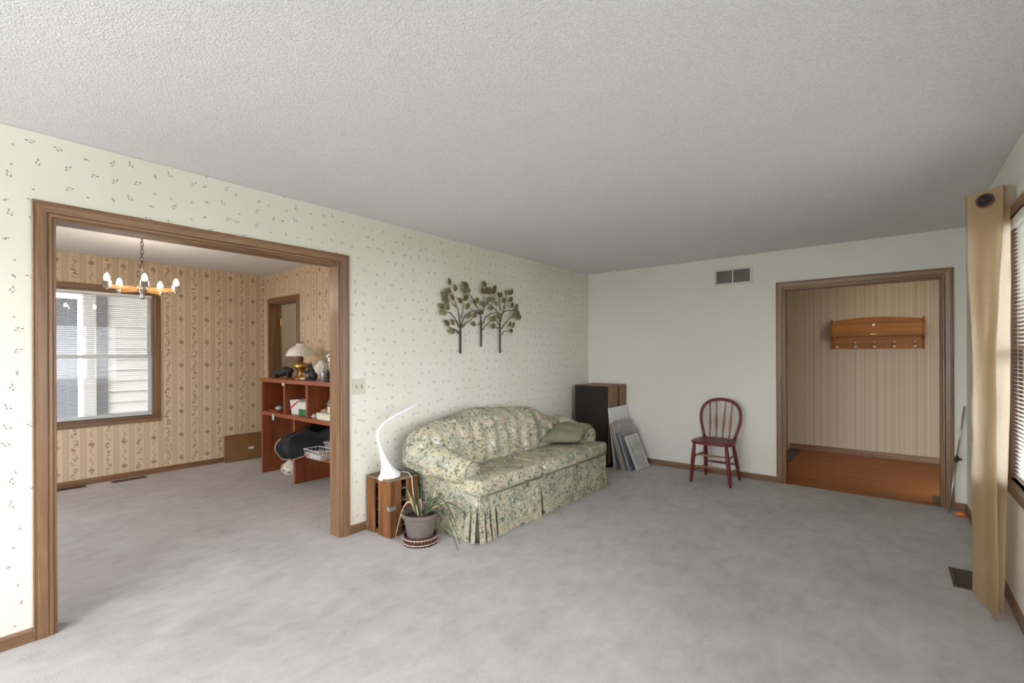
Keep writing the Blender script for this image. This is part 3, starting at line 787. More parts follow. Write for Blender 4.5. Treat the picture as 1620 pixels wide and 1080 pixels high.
MB().lathe([(0, .0), (.088, .0), (.093, .02), (.112, .15), (.116, .152), (.119, .178), (.132, .180), (.136, .186), (.136, .204), (.130, .210), (.124, .206), (.120, .19), (.114, .17), (0, .165)], (pc[0], pc[1], z0), 40).build('pot', 'pot', pot, smooth=True, angle=40)
MB().lathe([(0, .167), (.115, .17), (.112, .178), (0.05, .186), (0, .184)], (pc[0], pc[1], z0), 24).build('soil', 'soil', pot, smooth=True)
# blade(az, reach, rise, droop, r): az measured so that 0 is along +X
def blade(az, reach, top, end, mat, r=.006, b=.02):
    ca, sa = math.cos(az), math.sin(az); P = []; R = []; n = 12
    for i in range(n + 1):
        t = i / n
        d = b + reach * t
        z = z0 + .178 + (top) * 4 * t * (1 - t) * (1.0) + end * t * t
        P.append((pc[0] + ca * d, pc[1] + sa * d, max(.012, z))); R.append(r * (1 - .75 * t ** 2) + .0012)
    MB().tube(P, R, 6, sx=[.45] * len(P)).build('leaf', mat, pot, smooth=True)
az_r = math.radians(39)   # screen right
for a, reach, top, end, mt, r in ((az_r + 2.0, .05, .02, .21, 'leafg', .009), (az_r + 1.0, .10, .03, .19, 'leafg', .008), (az_r + .4, .14, .03, .15, 'leafg', .007),
                               (az_r + 2.8, .10, .02, .20, 'leafg', .007), (az_r - 2.2, .05, .02, .17, 'leafg', .009), (az_r + 1.6, .03, .02, .24, 'leafg', .010),
                               (az_r - .15, .26, .16, -.10, 'leafg', .006), (az_r - .35, .30, .13, -.16, 'leafg', .005), (az_r - .55, .33, .10, -.18, 'leafg', .005), (az_r - .05, .32, .10, .0, 'leafg', .004),
                               (az_r - .1, .22, .05, .12, 'leafd', .0058), (az_r + .3, .10, .01, .20, 'leafd', .0058), (az_r + 3.0, .17, .13, -.17, 'leafd', .0058),
                               (az_r + 2.6, .12, .05, .18, 'leafd', .006), (az_r - 2.5, .06, .03, .14, 'leafd', .005), (az_r - 1.9, .04, .02, .10, 'leafd', .006), (az_r - 1.2, .07, .02, .03, 'leafd', .005), (az_r - 1.4, .04, .03, .13, 'leafg', .007)):
    blade(a, reach, top, end, mt, r)
MB().tube([(pc[0], pc[1], z0 + .17), (pc[0] + .008, pc[1] - .004, z0 + .22), (pc[0] - .002, pc[1] + .004, z0 + .27), (pc[0], pc[1], z0 + .30)], [.012, .010, .010, .006], 8).build('stem', 'leafd', pot, smooth=True)

# ------------------------------------------------------------------ speakers and leaning boards
def speaker(y0, y1, label, zt=.975):
    s_ = thing('floor_speaker', (-2.865, (y0 + y1) / 2, 0), label, 'speaker', None)
    MB().box(-3.10, -2.63, y0 + .02, y1, .035, zt).build('cabinet', 'walnut', s_, bevel=.003)
    MB().box(-3.095, -2.643, y0, y0 + .0195, .045, zt - .008).build('grille', 'speakerfront', s_, bevel=.004)
    MB().box(-3.07, -2.61, y0 - .02, y1 - .03, .0, .034).build('plinth', 'black', s_, bevel=.006)
speaker(5.055, 5.315, 'tall walnut loudspeaker with dark grille facing the room beside the sofa')
speaker(5.345, 5.545, 'second tall walnut loudspeaker standing between the first one and the white wall')
M['foam'] = paint('white_foam_board', (0.74, 0.76, 0.80), 0.6, .02)
M['bluew'] = paint('pale_blue_board', (0.50, 0.56, 0.66), 0.6, .03)
M['tanb'] = paint('tan_board', (0.47, 0.38, 0.31), 0.6, .08)
M['pinkw'] = paint('pinkish_board', (0.55, 0.48, 0.46), 0.6, .08)
M['slate'] = paint('slate_board', (0.17, 0.18, 0.22), 0.5, .1)
def mk_print():
    t = NT('grey_washed_print'); o = t.obj()
    n = t.noise(o, 5, 4, .6)
    return t.done(t.ramp(n, [(.36, (.33, .34, .33)), (.5, (.50, .50, .48)), (.64, (.60, .60, .57))]), .3, 0, .5)
M['print'] = mk_print()
def board(name, xb, xt, y0, y1, h, th, mat, label, cat, extra=None):
    # leans so that its foot is at xb and its head at xt (towards the speakers)
    o = thing(name, (xb, (y0 + y1) / 2, 0), label, cat)
    dx = xt - xb; hz = math.sqrt(max(.01, h * h - dx * dx)); up = Vector((dx, 0, hz)).normalized(); nn = Vector((up.z, 0, -up.x))
    base = Vector((xb, (y0 + y1) / 2, 0.002 + th * .5 * abs(nn.z)))
    c = base + up * h / 2 - nn * th / 2
    MB().obox(c, up * h / 2, Vector((0, (y1 - y0) / 2, 0)), nn * th / 2).build('panel', mat, o, bevel=.001)
    if extra:
        m = MB(); w_ = .012
        for sy in (-1, 1): m.obox(c + Vector((0, sy * ((y1 - y0) / 2 - w_ / 2), 0)) + nn * (th / 2 + .002), up * h / 2, Vector((0, w_ / 2, 0)), nn * .0018)
        for su in (-1, 1): m.obox(c + up * su * (h / 2 - w_ / 2) + nn * (th / 2 + .002), up * w_ / 2, Vector((0, (y1 - y0) / 2 - w_, 0)), nn * .0018)
        m.build('frame_edge', extra, o)
    return o
board('foam_board', -2.535, -2.61, 5.02, 5.52, .715, .008, 'foam', 'tall white foam board leaning on the speakers, highest of the stack', 'board')
board('blue_board', -2.515, -2.590, 5.02, 5.45, .50, .006, 'bluew', 'pale blue board right in front of the tall white foam board', 'board')
board('flat_parcel', -2.425, -2.585, 5.005, 5.47, .555, .012, 'tanb', 'tan edged picture board leaning in the stack by the speakers', 'board')
board('flat_parcel', -2.405, -2.565, 5.015, 5.46, .56, .010, 'pinkw', 'pinkish picture board in front of the tan edged one', 'board')
board('picture_frame', -2.380, -2.515, 5.03, 5.44, .44, .012, 'slate', 'slate grey picture frame leaning in the stack by the speakers', 'picture frame')
board('picture_frame', -2.355, -2.490, 5.04, 5.43, .43, .010, 'bluew', 'pale blue grey picture frame between the slate one and the grey print', 'picture frame')
board('picture_frame', -2.335, -2.468, 5.05, 5.43, .425, .008, 'slate', 'thin dark picture frame right behind the grey print', 'picture frame')
board('framed_print', -2.282, -2.440, 5.10, 5.43, .41, .018, 'print', 'pale grey washed out print, outermost of the leaning stack', 'print', 'foam')
# crumpled clear wrap over the middle boards
def mk_wrap():
    t = NT('plastic_wrap')
    tr = t.n('ShaderNodeBsdfTransparent'); tr.inputs[0].default_value = (.9, .9, .9, 1)
    pb = t.b; pb.inputs['Base Color'].default_value = (.55, .55, .53, 1); pb.inputs['Roughness'].default_value = .12
    mx = t.n('ShaderNodeMixShader'); mx.inputs[0].default_value = .4
    t.t.links.new(tr.outputs[0], mx.inputs[1]); t.t.links.new(pb.outputs[0], mx.inputs[2]); t.t.links.new(mx.outputs[0], t.t.nodes['Material Output'].inputs[0])
    return t.m
M['wrap'] = mk_wrap()
m = MB(); n1, n2 = 16, 16; vs = []; fs = []
for i in range(n1 + 1):
    for j in range(n2 + 1):
        u = i / n1; v = j / n2
        y = 5.03 + .44 * u; s_ = v
        if s_ < .35: x = -2.575 + .02 * s_; z = .50 + .06 * (s_ / .35)
        else: k = (s_ - .35) / .65; x = -2.568 + .125 * k; z = .565 - .17 * k
        x += .016 + .030 * noise.noise((9 * u, 7 * v, 1.0)); z += .035 * noise.noise((8 * u, 6 * v, 4.0)); y += .02 * noise.noise((5 * u, 9 * v, 8.0))
        vs.append((x, y, z))
for i in range(n1):
    for j in range(n2):
        a = i * (n2 + 1) + j; fs.append((a, a + 1, a + n2 + 2, a + n2 + 1))
tag(m.add(vs, fs).build('plastic_wrap', 'wrap', None, smooth=True, origin=(-2.5, 5.25, .45)), 'crumpled clear plastic wrap over the leaning picture boards', 'plastic wrap')

# ------------------------------------------------------------------ red chair
ch = thing('bow_back_chair', (-1.455, 5.24, 0), 'worn dark red bow back wooden chair by the white wall', 'chair')
sp_ = []
for t in range(28):
    a = 2 * PI * t / 28; ca, sa = math.cos(a), math.sin(a)
    sx_ = (abs(ca) ** .55) * (1 if ca >= 0 else -1); sy_ = (abs(sa) ** .55) * (1 if sa >= 0 else -1)
    sp_.append((-1.463 + (.205 - .018 * sy_) * sx_, 5.225 + .20 * sy_))
MB().prism(sp_, .405, .437).build('seat', 'chairred', ch, bevel=.009, seg=3, smooth=True, angle=40)
def turned(a, b, rs, name, mat):
    a, b = Vector(a), Vector(b); n = len(rs)
    return MB().tube([a.lerp(b, i / (n - 1)) for i in range(n)], rs, 10).build(name, mat, ch, smooth=True)
LEG = [((-1.625, 5.06, .404), (-1.655, 5.045, .0015)), ((-1.305, 5.06, .404), (-1.262, 5.045, .0015)), ((-1.605, 5.375, .404), (-1.612, 5.415, .0015)), ((-1.32, 5.375, .404), (-1.265, 5.422, .0015))]
lr = [.014, .018, .021, .022, .021, .020, .018, .016, .012]
for a, b in LEG: turned(a, b, lr, 'leg', 'chairred')
def at(i, z):
    a, b = Vector(LEG[i][0]), Vector(LEG[i][1]); return a.lerp(b, (a.z - z) / (a.z - b.z))
sr = [.007, .009, .011, .012, .011, .009, .007]
turned(at(0, .295), at(1, .295), sr, 'stretcher', 'chairworn'); turned(at(0, .175), at(1, .175), sr, 'stretcher', 'chairworn')
turned(at(2, .165), at(3, .165), sr, 'stretcher', 'chairred')
for (i, j) in ((0, 2), (1, 3)):
    turned(at(i, .27), at(j, .27), sr, 'stretcher', 'chairworn'); turned(at(i, .12), at(j, .12), sr, 'stretcher', 'chairworn')
bow = []
def bowpt(s_):
    # s_ in -1..1 round the hoop
    xs = [(-1, -.155, .437), (-.78, -.20, .60), (-.62, -.207, .68), (-.5, -.198, .745), (-.38, -.168, .80), (-.22, -.105, .842), (0, 0, .86)]
    k = -abs(s_)
    for (a, xa, za), (b, xb, zb) in zip(xs, xs[1:]):
        if a <= k <= b:
            q = (k - a) / (b - a); x = xa + (xb - xa) * q; z = za + (zb - za) * q; break
    x = x if s_ < 0 else -x
    return (-1.455 + x, 5.362 + .085 * (z - .437) / .42, z)
bow = [bowpt(-1 + 2 * i / 40) for i in range(41)]
for _ in range(2): bow = [bow[0]] + [tuple((a + 2 * b + c) / 4 for a, b, c in zip(bow[i - 1], bow[i], bow[i + 1])) for i in range(1, 40)] + [bow[40]]
MB().tube(bow, .0165, 10).build('bow', 'chairred', ch, smooth=True)
for k, (xb, xt) in enumerate(((-.098, -.115), (-.033, -.040), (.033, .040), (.098, .115))):
    best = min(bow, key=lambda p: abs(p[0] - (-1.455 + xt)) + (0 if p[2] > .7 else 9))
    turned((-1.455 + xb, 5.362, .434), (best[0], best[1], best[2] - .006), [.007, .009, .013, .015, .012, .009, .008, .007], 'spindle', 'chairworn')

# ------------------------------------------------------------------ wall things in the living room
ART_LEAVES = [
 [(2.968,2,2.95,2.072), (3.042,1.951,3.027,2.024), (2.979,1.94,2.89,1.957), (2.947,1.898,2.849,1.923), (3.008,1.864,2.967,1.922), (2.967,1.848,2.867,1.872), (3.124,1.845,3.057,1.895), (3.143,1.876,3.207,1.945), (2.893,1.78,2.812,1.819), (2.966,1.778,2.889,1.826), (2.925,1.736,2.829,1.751), (2.954,1.625,2.888,1.68), (3.019,1.637,2.966,1.691), (3.031,1.581,2.938,1.577), (3.168,1.797,3.225,1.862), (3.19,1.708,3.225,1.779), (3.263,1.717,3.316,1.776), (3.241,1.675,3.316,1.642), (3.194,1.957,3.1,1.988), (3.239,1.962,3.181,2.006), (3.188,1.997,3.119,2.057), (3.207,1.99,3.146,2.058), (3.29,1.866,3.357,1.923)],
 [(3.391,1.958,3.378,2.036), (3.421,1.959,3.44,2.029), (3.403,2.03,3.392,2.094), (3.436,2.029,3.422,2.098), (3.477,1.962,3.45,2.044), (3.5,1.964,3.496,2.049), (3.531,1.977,3.611,2.077), (3.557,1.973,3.589,2.036), (3.453,1.879,3.502,1.945), (3.509,1.894,3.531,1.953), (3.559,1.893,3.552,1.955), (3.344,1.861,3.432,1.873), (3.624,1.864,3.559,1.903), (3.48,1.834,3.566,1.836), (3.39,1.767,3.343,1.805), (3.508,1.698,3.594,1.756), (3.501,1.645,3.594,1.654)],
 [(3.632,1.938,3.618,2.01), (3.659,1.94,3.673,2.015), (3.669,1.897,3.722,1.961), (3.745,1.978,3.733,2.046), (3.783,1.982,3.799,2.058), (3.83,1.991,3.849,2.068), (3.783,1.922,3.869,1.97), (3.806,1.859,3.861,1.918), (3.877,1.849,3.949,1.905), (3.869,1.828,3.957,1.829), (3.832,1.755,3.892,1.815), (3.916,1.77,3.982,1.831), (3.908,1.755,4.006,1.773), (3.789,1.653,3.821,1.719), (3.836,1.645,3.888,1.708), (3.781,1.608,3.859,1.616), (3.625,1.724,3.661,1.794), (3.609,1.728,3.628,1.797)],
]
ART_BRANCHES = [
 [[(3.109,1.371), (3.11,1.592)], [(3.11,1.592), (3.104,1.672), (3.08,1.777), (3.038,1.862), (2.973,1.983)], [(3.094,1.618), (3.062,1.67), (3.026,1.712), (2.984,1.749), (2.925,1.754)], [(3.094,1.561), (3.049,1.594), (2.989,1.605), (2.948,1.621)], [(3.117,1.628), (3.148,1.701), (3.199,1.75), (3.27,1.782), (3.35,1.796)], [(3.129,1.615), (3.179,1.663), (3.237,1.688), (3.276,1.713)], [(3.117,1.709), (3.142,1.764), (3.149,1.854)], [(3.05,1.811), (3.014,1.83), (2.991,1.863)]],
 [[(3.384,1.439), (3.386,1.687)], [(3.386,1.687), (3.377,1.761), (3.337,1.823), (3.284,1.865), (3.219,1.887)], [(3.404,1.763), (3.425,1.839), (3.419,1.952)], [(3.363,1.76), (3.31,1.784), (3.238,1.807)], [(3.41,1.669), (3.445,1.728), (3.53,1.776), (3.631,1.797)], [(3.406,1.603), (3.438,1.642), (3.522,1.694)], [(3.31,1.84), (3.277,1.892), (3.207,1.959)], [(3.425,1.839), (3.488,1.882), (3.545,1.964)]],
 [[(3.658,1.374), (3.663,1.662)], [(3.663,1.662), (3.646,1.759), (3.588,1.823), (3.516,1.861), (3.432,1.878)], [(3.668,1.701), (3.691,1.771), (3.721,1.833), (3.775,1.871)], [(3.691,1.781), (3.736,1.814), (3.829,1.83), (3.869,1.828)], [(3.682,1.624), (3.735,1.685), (3.813,1.739), (3.868,1.757)], [(3.686,1.565), (3.72,1.601), (3.781,1.613)], [(3.653,1.662), (3.616,1.694), (3.58,1.721)], [(3.668,1.819), (3.647,1.895), (3.64,1.944)], [(3.721,1.842), (3.744,1.914), (3.76,1.979)]],
]

art = thing('metal_tree_wall_art', (XA + .01, 3.4, 1.37), 'bronze and green metal wall sculpture of three leafy trees above the sofa', 'wall art')
random.seed(3)
for ti, (lv, brs) in enumerate(zip(ART_LEAVES, ART_BRANCHES)):
    dx = XA + .022 + .012 * ti
    tk = None
    for bi, pl in enumerate(brs):
        pts = [(dx, a, b) for a, b in pl]
        if bi == 0: tk = MB().box(dx - .006, dx + .006, pl[0][0] - .009, pl[0][0] + .009, pl[0][1], pl[1][1] + .01).build('trunk', 'metaldark', art, bevel=.002)
        else:
            n = len(pts)
            MB().tube(pts, [.0065 - .004 * i / (n - 1) for i in range(n)], 6).build('branch', 'metaldark', tk, smooth=True)
    MB().box(XA + .001, dx - .005, brs[0][0][0] - .005, brs[0][0][0] + .005, brs[0][1][1] - .03, brs[0][1][1] - .02).build('standoff', 'metaldark', tk)
    for (a, b, c, d) in lv:
        p, q = Vector((0, a, b)), Vector((0, c, d)); L = (q - p).length; u = (q - p).normalized(); v = Vector((0, -u.z, u.y))
        w_ = min(.032, .31 * L) * random.uniform(.9, 1.08)
        tilt = random.uniform(-.25, .25)
        x0_ = dx + random.uniform(.004, .016)
        vs = []; fs = []
        prof = [(0, .0), (.1, .38), (.28, .84), (.47, 1), (.66, .82), (.84, .42), (1, 0)]
        for t, k in prof:
            c0 = p + u * L * t; cur = .010 * math.sin(PI * t)
            for s_ in (-1, 0, 1):
                e = c0 + v * s_ * w_ * k; vs.append((x0_ + cur + .005 * k * (1 - abs(s_)) + tilt * s_ * w_ * k * .5, e.y, e.z))
        n = len(prof)
        top = list(vs); vs += [(x - .0015, y, z) for x, y, z in top]
        for i in range(n - 1):
            for s_ in (0, 1):
                a_ = i * 3 + s_; f = (a_, a_ + 1, a_ + 4, a_ + 3); fs.append(f); fs.append(tuple(j + 3 * n for j in reversed(f)))
            for s_ in (0, 2):
                a_ = i * 3 + s_; fs.append((a_, a_ + 3, a_ + 3 + 3 * n, a_ + 3 * n))
        MB().add(vs, fs).build('leaf', random.choice(('metalgreen', 'metalgreen', 'metalgreen', 'metalbrown')), art, smooth=True, angle=60)

sw = thing('light_switch', (XA, 2.033, 1.117), 'almond double light switch plate beside the dining room opening', 'light switch')
MB().box(XA + .0008, XA + .006, 1.977, 2.091, 1.058, 1.178).build('plate', 'almond', sw, bevel=.003)
for y in (2.011, 2.057):
    MB().box(XA + .0062, XA + .0072, y - .006, y + .006, 1.106, 1.130).build('slot', 'bronzevent', sw)
    MB().obox((XA + .011, y, 1.121), (.007, 0, .003), (0, .0035, 0), (-.001, 0, .005)).build('toggle', 'almond', sw, bevel=.001)

vt = thing('wall_vent', (-1.355, YB, 2.218), 'off white return air vent with two dark louvred panes high on the white wall', 'vent')
M['ventdark'] = paint('vent_shadow', (0.20, 0.19, 0.165), .7, .1)
M['ventw'] = paint('offwhite_vent_enamel', (0.62, 0.60, 0.53), .5, .02)
vx0, vx1, vz0, vz1 = -1.55, -1.16, 2.125, 2.308
for (a, b, c, d) in ((vx0, vx1, vz0, vz0 + .022), (vx0, vx1, vz1 - .022, vz1), (vx0, vx0 + .022, vz0 + .022, vz1 - .022), (vx1 - .022, vx1, vz0 + .022, vz1 - .022), (-1.362, -1.350, vz0 + .022, vz1 - .022)):
    MB().box(a, b, YB - .012, YB - .0008, c, d).build('frame', 'ventw', vt, bevel=.002)
MB().box(vx0 + .022, vx1 - .022, YB - .003, YB - .0008, vz0 + .022, vz1 - .022).build('backing', 'ventdark', vt)
lo = None
for k in range(11):
    z = vz0 + .030 + k * .0125
    for (a, b) in ((vx0 + .0225, -1.3625), (-1.3495, vx1 - .0225)):
        MB().add([(a, YB - .0095, z - .003), (b, YB - .0095, z - .003), (b, YB - .0040, z + .004), (a, YB - .0040, z + .004), (a, YB - .0088, z - .0036), (b, YB - .0088, z - .0036), (b, YB - .0033, z + .0034), (a, YB - .0033, z + .0034)],
                 [(0, 1, 2, 3), (7, 6, 5, 4), (0, 4, 5, 1), (2, 6, 7, 3), (0, 3, 7, 4), (1, 5, 6, 2)]).build('louvre', 'ventdark', vt)

def register(name, x0, x1, y0, y1, label, along):
    r = thing(name, ((x0 + x1) / 2, (y0 + y1) / 2, 0), label, 'floor vent')
    b = .018
    for (a, c, d, e) in ((x0, x1, y0, y0 + b), (x0, x1, y1 - b, y1), (x0, x0 + b, y0 + b, y1 - b), (x1 - b, x1, y0 + b, y1 - b)):
        MB().box(a, c, d, e, .0005, .006).build('frame', 'bronzevent', r, bevel=.0015)
    MB().box(x0 + b, x1 - b, y0 + b, y1 - b, .0003, .0012).build('opening', 'dark', r)
    n = 14 if along == 'Y' else 12
    for k in range(n):
        if along == 'Y':
            y = y0 + b + (k + .5) * (y1 - y0 - 2 * b) / n; MB().box(x0 + b, x1 - b, y - .0022, y + .0022, .0015, .0045).build('louvre', 'bronzevent', r)
        else:
            x = x0 + b + (k + .5) * (x1 - x0 - 2 * b) / n; MB().box(x - .0022, x + .0022, y0 + b, y1 - b, .0015, .0045).build('louvre', 'bronzevent', r)
register('floor_register', .278, .395, 3.715, 4.03, 'brown floor register in the carpet behind the tan curtain', 'Y')
register('floor_register', -6.545, -6.45, 1.15, 1.45, 'brown floor register in front of the dining room window wall', 'Y')
register('floor_register', -6.585, -6.49, .45, .95, 'brown floor register below the dining room window next to the casing', 'Y')

# ------------------------------------------------------------------ blinds
M['slat'] = paint('white_blind_slat', (0.80, 0.80, 0.79), .4, .01)
def blind(name, xc, sg, y0, y1, z0, z1, tilt, label, pitch=.0215):
    b = thing(name, (xc, (y0 + y1) / 2, z0), label, 'blind')
    MB().box(xc - .015, xc + .015, y0, y1, z1 - .028, z1 - .001).build('headrail', 'slat', b, bevel=.003)
    MB().box(xc - .012, xc + .012, y0, y1, z0 + .001, z0 + .016).build('bottom_rail', 'slat', b, bevel=.004)
    n = int((z1 - .035 - z0 - .02) / pitch)
    ym = (y0 + y1) / 2; hw = .0125
    prof = [(-1, 0), (-.5, .0016), (0, .0022), (.5, .0016), (1, 0)]
    pts = [(xc + hw * a * math.cos(tilt) - d * math.sin(tilt), z0 + hw * a * math.sin(tilt) + d) for a, d in prof]
    pts += [(x, z - .0008) for x, z in reversed(pts)]
    first = MB().prism([(p[0], p[1]) for p in pts], y0 + .003, y1 - .003, lambda a, c, s_: (a, s_, c)).build('slat', 'slat', b, smooth=True, angle=50)
    first.location = (0, 0, .028)
    for k in range(1, n): share(first, 'slat', b, (0, 0, .028 + k * pitch))
    for y in (y0 + .12, ym, y1 - .12):
        MB().tube([(xc + .0135 * sg, y, z0 + .01), (xc + .0135 * sg, y, z1 - .02)], .0008, 5).build('ladder_cord', 'slat', b)
    return b
b1 = blind('window_blind', XD - .022, 1, D0 + .018, D1 - .018, CZ0 + .004, CZ1 - .016, .12, 'white slatted blind hanging in the dining room window')
blind('window_blind', XC + .024, -1, 2.15, C1 - .022, CZ0 + .004, CZ1 - .016, -.2, 'white slatted blind in the window next to the tan curtain')
MB().box(XC - .014, XC + .008, 2.15, C1 - .018, CZ1 - .055, CZ1 - .012).build('valance', 'slat', bpy.data.objects['window_blind.001'], bevel=.008, seg=3)
MB().tube([(XC + .003, 2.4, CZ1 - .06), (XC + .003, 2.4, 1.2)], .004, 6).build('wand', 'clear', bpy.data.objects['window_blind.001'])

# ------------------------------------------------------------------ tan curtain
def mk_curtain():
    t = NT('tan_curtain_cloth'); s = t.sep(t.obj())
    weave = t.noise(t.comb(t.math('MULTIPLY', s[0], 30.0), t.math('MULTIPLY', s[1], 30.0), t.math('MULTIPLY', s[2], 320.0)), 1.0, 2)
    col = t.ramp(weave, [(.3, (.40, .26, .135)), (.7, (.52, .36, .20))])
    d = t.n('ShaderNodeBsdfDiffuse'); t.put(d.inputs[0], col)
    tl = t.n('ShaderNodeBsdfTranslucent'); t.put(tl.inputs[0], t.mix(.75, col, (.95, .88, .74)))
    gl = t.n('ShaderNodeBsdfGlossy'); gl.inputs['Roughness'].default_value = .42; gl.inputs['Color'].default_value = (.8, .7, .55, 1)
    m1 = t.n('ShaderNodeMixShader'); m1.inputs[0].default_value = .6
    m2 = t.n('ShaderNodeMixShader'); m2.inputs[0].default_value = .07
    L = t.t.links
    L.new(d.outputs[0], m1.inputs[1]); L.new(tl.outputs[0], m1.inputs[2]); L.new(m1.outputs[0], m2.inputs[1]); L.new(gl.outputs[0], m2.inputs[2])
    L.new(m2.outputs[0], t.t.nodes['Material Output'].inputs[0])
    return t.m
M['curtain'] = mk_curtain()
cu = thing('grommet_curtain', (.39, 3.55, .0), 'tan silky grommet curtain bunched at the end of the window', 'curtain')
TP = [(.43, 3.80), (.36, 3.72), (.43, 3.66), (.36, 3.60), (.42, 3.56), (.316, 3.505), (.455, 3.445), (.425, 3.53), (.476, 3.455)]
MD = [(.43, 3.80), (.37, 3.73), (.42, 3.68), (.37, 3.63), (.40, 3.60), (.338, 3.535), (.418, 3.410), (.425, 3.50), (.472, 3.415)]
BT = [(.42, 3.80), (.38, 3.74), (.42, 3.70), (.38, 3.66), (.40, 3.64), (.342, 3.565), (.412, 3.330), (.41, 3.46), (.436, 3.365)]
def pathpt(P, s_):
    k = s_ * (len(P) - 1); i = min(int(k), len(P) - 2); f = k - i
    # folds stay flat with rounded turns
    f2 = f * f * (3 - 2 * f) * .35 + f * .65
    return (P[i][0] + (P[i + 1][0] - P[i][0]) * f2, P[i][1] + (P[i + 1][1] - P[i][1]) * f2)
ns, nz = 96, 80; vs = []; fs = []
for r in range(nz + 1):
    k = r / nz
    for c in range(ns + 1):
        s_ = c / ns
        if k < .4: a, b_, kk = pathpt(TP, s_), pathpt(MD, s_), k / .4
        else: a, b_, kk = pathpt(MD, s_), pathpt(BT, s_), (k - .4) / .6
        kk = kk * kk * (3 - 2 * kk) * .5 + kk * .5
        x = a[0] + (b_[0] - a[0]) * kk; y = a[1] + (b_[1] - a[1]) * kk
        amp = .015 * min(1, 6 * k) * (1 if s_ > .01 else .3)
        nn = noise.noise((s_ * 9, k * 7, .3)) + .6 * noise.noise((s_ * 18 + 3 * k, k * 13, 2.3))
        x += amp * .35 * nn; y += amp * 1.2 * nn
        loc = s_ * 8 - 5
        hem = .012 + .035 * max(0, 1 - abs(loc) * 1.2) + (.02 if loc > 1.5 else 0)
        if 0 < loc < 1: y += .010 * math.sin(2 * PI * 1.6 * loc + 2.2 * k) * min(1, 3 * k); y += .012 * max(0, math.sin(34 * k + 3 * loc)) ** 4 * max(0, k - .55) * 2
        z = 2.222 + (hem - 2.222) * k + .018 * (1 - k) * max(-1, min(0, loc - 1))
        vs.append((min(x, XC - (.036 if z < .8 else .02)), y, z))
for r in range(nz):
    for c in range(ns):
        a = r * (ns + 1) + c; fs.append((a, a + 1, a + ns + 2, a + ns + 1))
co = MB().add(vs, fs).build('panel', 'curtain', cu, smooth=True)
M['grommet'] = paint('bronze_grommet', (0.10, 0.055, 0.045), .3, .1, 30, metal=.7)
gc = Vector((.388, 3.468, 2.158)); gx = Vector((.139, -.06, 0)).normalized(); gz = Vector((0, 0, 1)); gn = gx.cross(gz)
MB().tube([gc + gn * .006 + .031 * (math.cos(t) * gx + math.sin(t) * gz) for t in (2 * PI * j / 28 for j in range(29))], .0055, 8).build('grommet', 'grommet', cu, smooth=True)
ring = MB(); disc = [gc + gn * .0035 + .028 * (math.cos(t) * gx + math.sin(t) * gz) for t in (2 * PI * j / 24 for j in range(24))]
ring.loft([disc, [p + gn * .002 for p in disc]]).build('grommet_hole_shade', 'dark', cu)  # dark disc painting the hole's shade, the cloth is not cut
cr_ = thing('curtain_rod', (.40, 3.62, 2.15), 'short bronze curtain rod carrying the tan curtain', 'curtain rod')
MB().tube([gc + gn * .012 + Vector((-.004, 0, .004)), (.405, 3.60, 2.158), (.405, 3.86, 2.158)], .011, 10).build('rod', 'grommet', cr_, smooth=True)
MB().box(.40, XC - .001, 3.868, 3.886, 2.13, 2.17).box(XC - .006, XC - .001, 3.86, 3.895, 2.09, 2.21).build('bracket', 'grommet', cr_)

# pole and orange toy beside the hall opening
pl = thing('telescopic_pole', (.378, 5.40, 0), 'thin silver telescopic pole leaning in the corner by the hall opening', 'pole')
a, b = Vector((.378, 5.40, .008)), Vector((.488, 5.528, .90))
MB().tube([a, a.lerp(b, .5)], .0085, 10).build('lower_tube', 'steel', pl, smooth=True)
MB().tube([a.lerp(b, .5), b], .0065, 10).build('upper_tube', 'steel', pl, smooth=True)
MB().tube([a.lerp(b, .475), a.lerp(b, .525)], .014, 10).build('clamp', 'black', pl)
MB().obox(a.lerp(b, .5) + Vector((.02, -.004, 0)), (.012, 0, 0), (0, .005, 0), (0, 0, .009)).build('lever', 'black', pl, bevel=.002)
MB().lathe([(0, 0), (.008, 0), (.0095, .006), (.009, .012)], (.378, 5.40, .0005), 10).build('foot', 'chrome', pl)
og = MB().ellip((.447, 5.345, .019), (.036, .030, .018), 16, 8, lambda q, p: q + Vector((0, 0, .003 * math.sin(5 * p.x))) if p.z > -.5 else q)
tag(og.build('orange_toy', 'orange', None, smooth=True, origin=(.447, 5.345, 0)), 'small squashed orange rubber toy on the carpet in the corner', 'toy')

# ------------------------------------------------------------------ hall
rk = thing('coat_rack', (-.15, YH, 1.41), 'honey oak coat rack with drop front shelf and five hooks in the hall', 'coat rack')
rx0, rx1, ry = -.63, .328, YH - .001
top = [(rx0 + .018, 1.50)] + [(rx1 - .018, 1.50)] + [(rx0 + .018 + (rx1 - rx0 - .036) * (1 - i / 12), 1.795 + .035 * math.sin(PI * i / 12)) for i in range(13)]
MB().prism(top, ry - .016, ry, lambda a, c, s_: (a, s_, c)).build('back_panel', 'oakrackX', rk)
MB().box(rx0 + .018, rx1 - .018, ry - .016, ry, 1.415, 1.499).build('peg_rail', 'oakrackX', rk, bevel=.003)
side = [(ry, 1.405), (ry, 1.80), (ry - .03, 1.815), (ry - .05, 1.775), (ry - .155, 1.735), (ry - .17, 1.60), (ry - .15, 1.565), (ry - .05, 1.53), (ry - .03, 1.46), (ry - .035, 1.41)]
for (a, b) in ((rx0, rx0 + .017), (rx1 - .017, rx1)):
    MB().prism(side, a, b, lambda p, c, s_: (s_, p, c)).build('side_panel', 'oakrackX', rk, bevel=.002)
MB().box(rx0 + .018, rx1 - .018, ry - .15, ry - .017, 1.578, 1.594).build('shelf', 'oakrackX', rk)
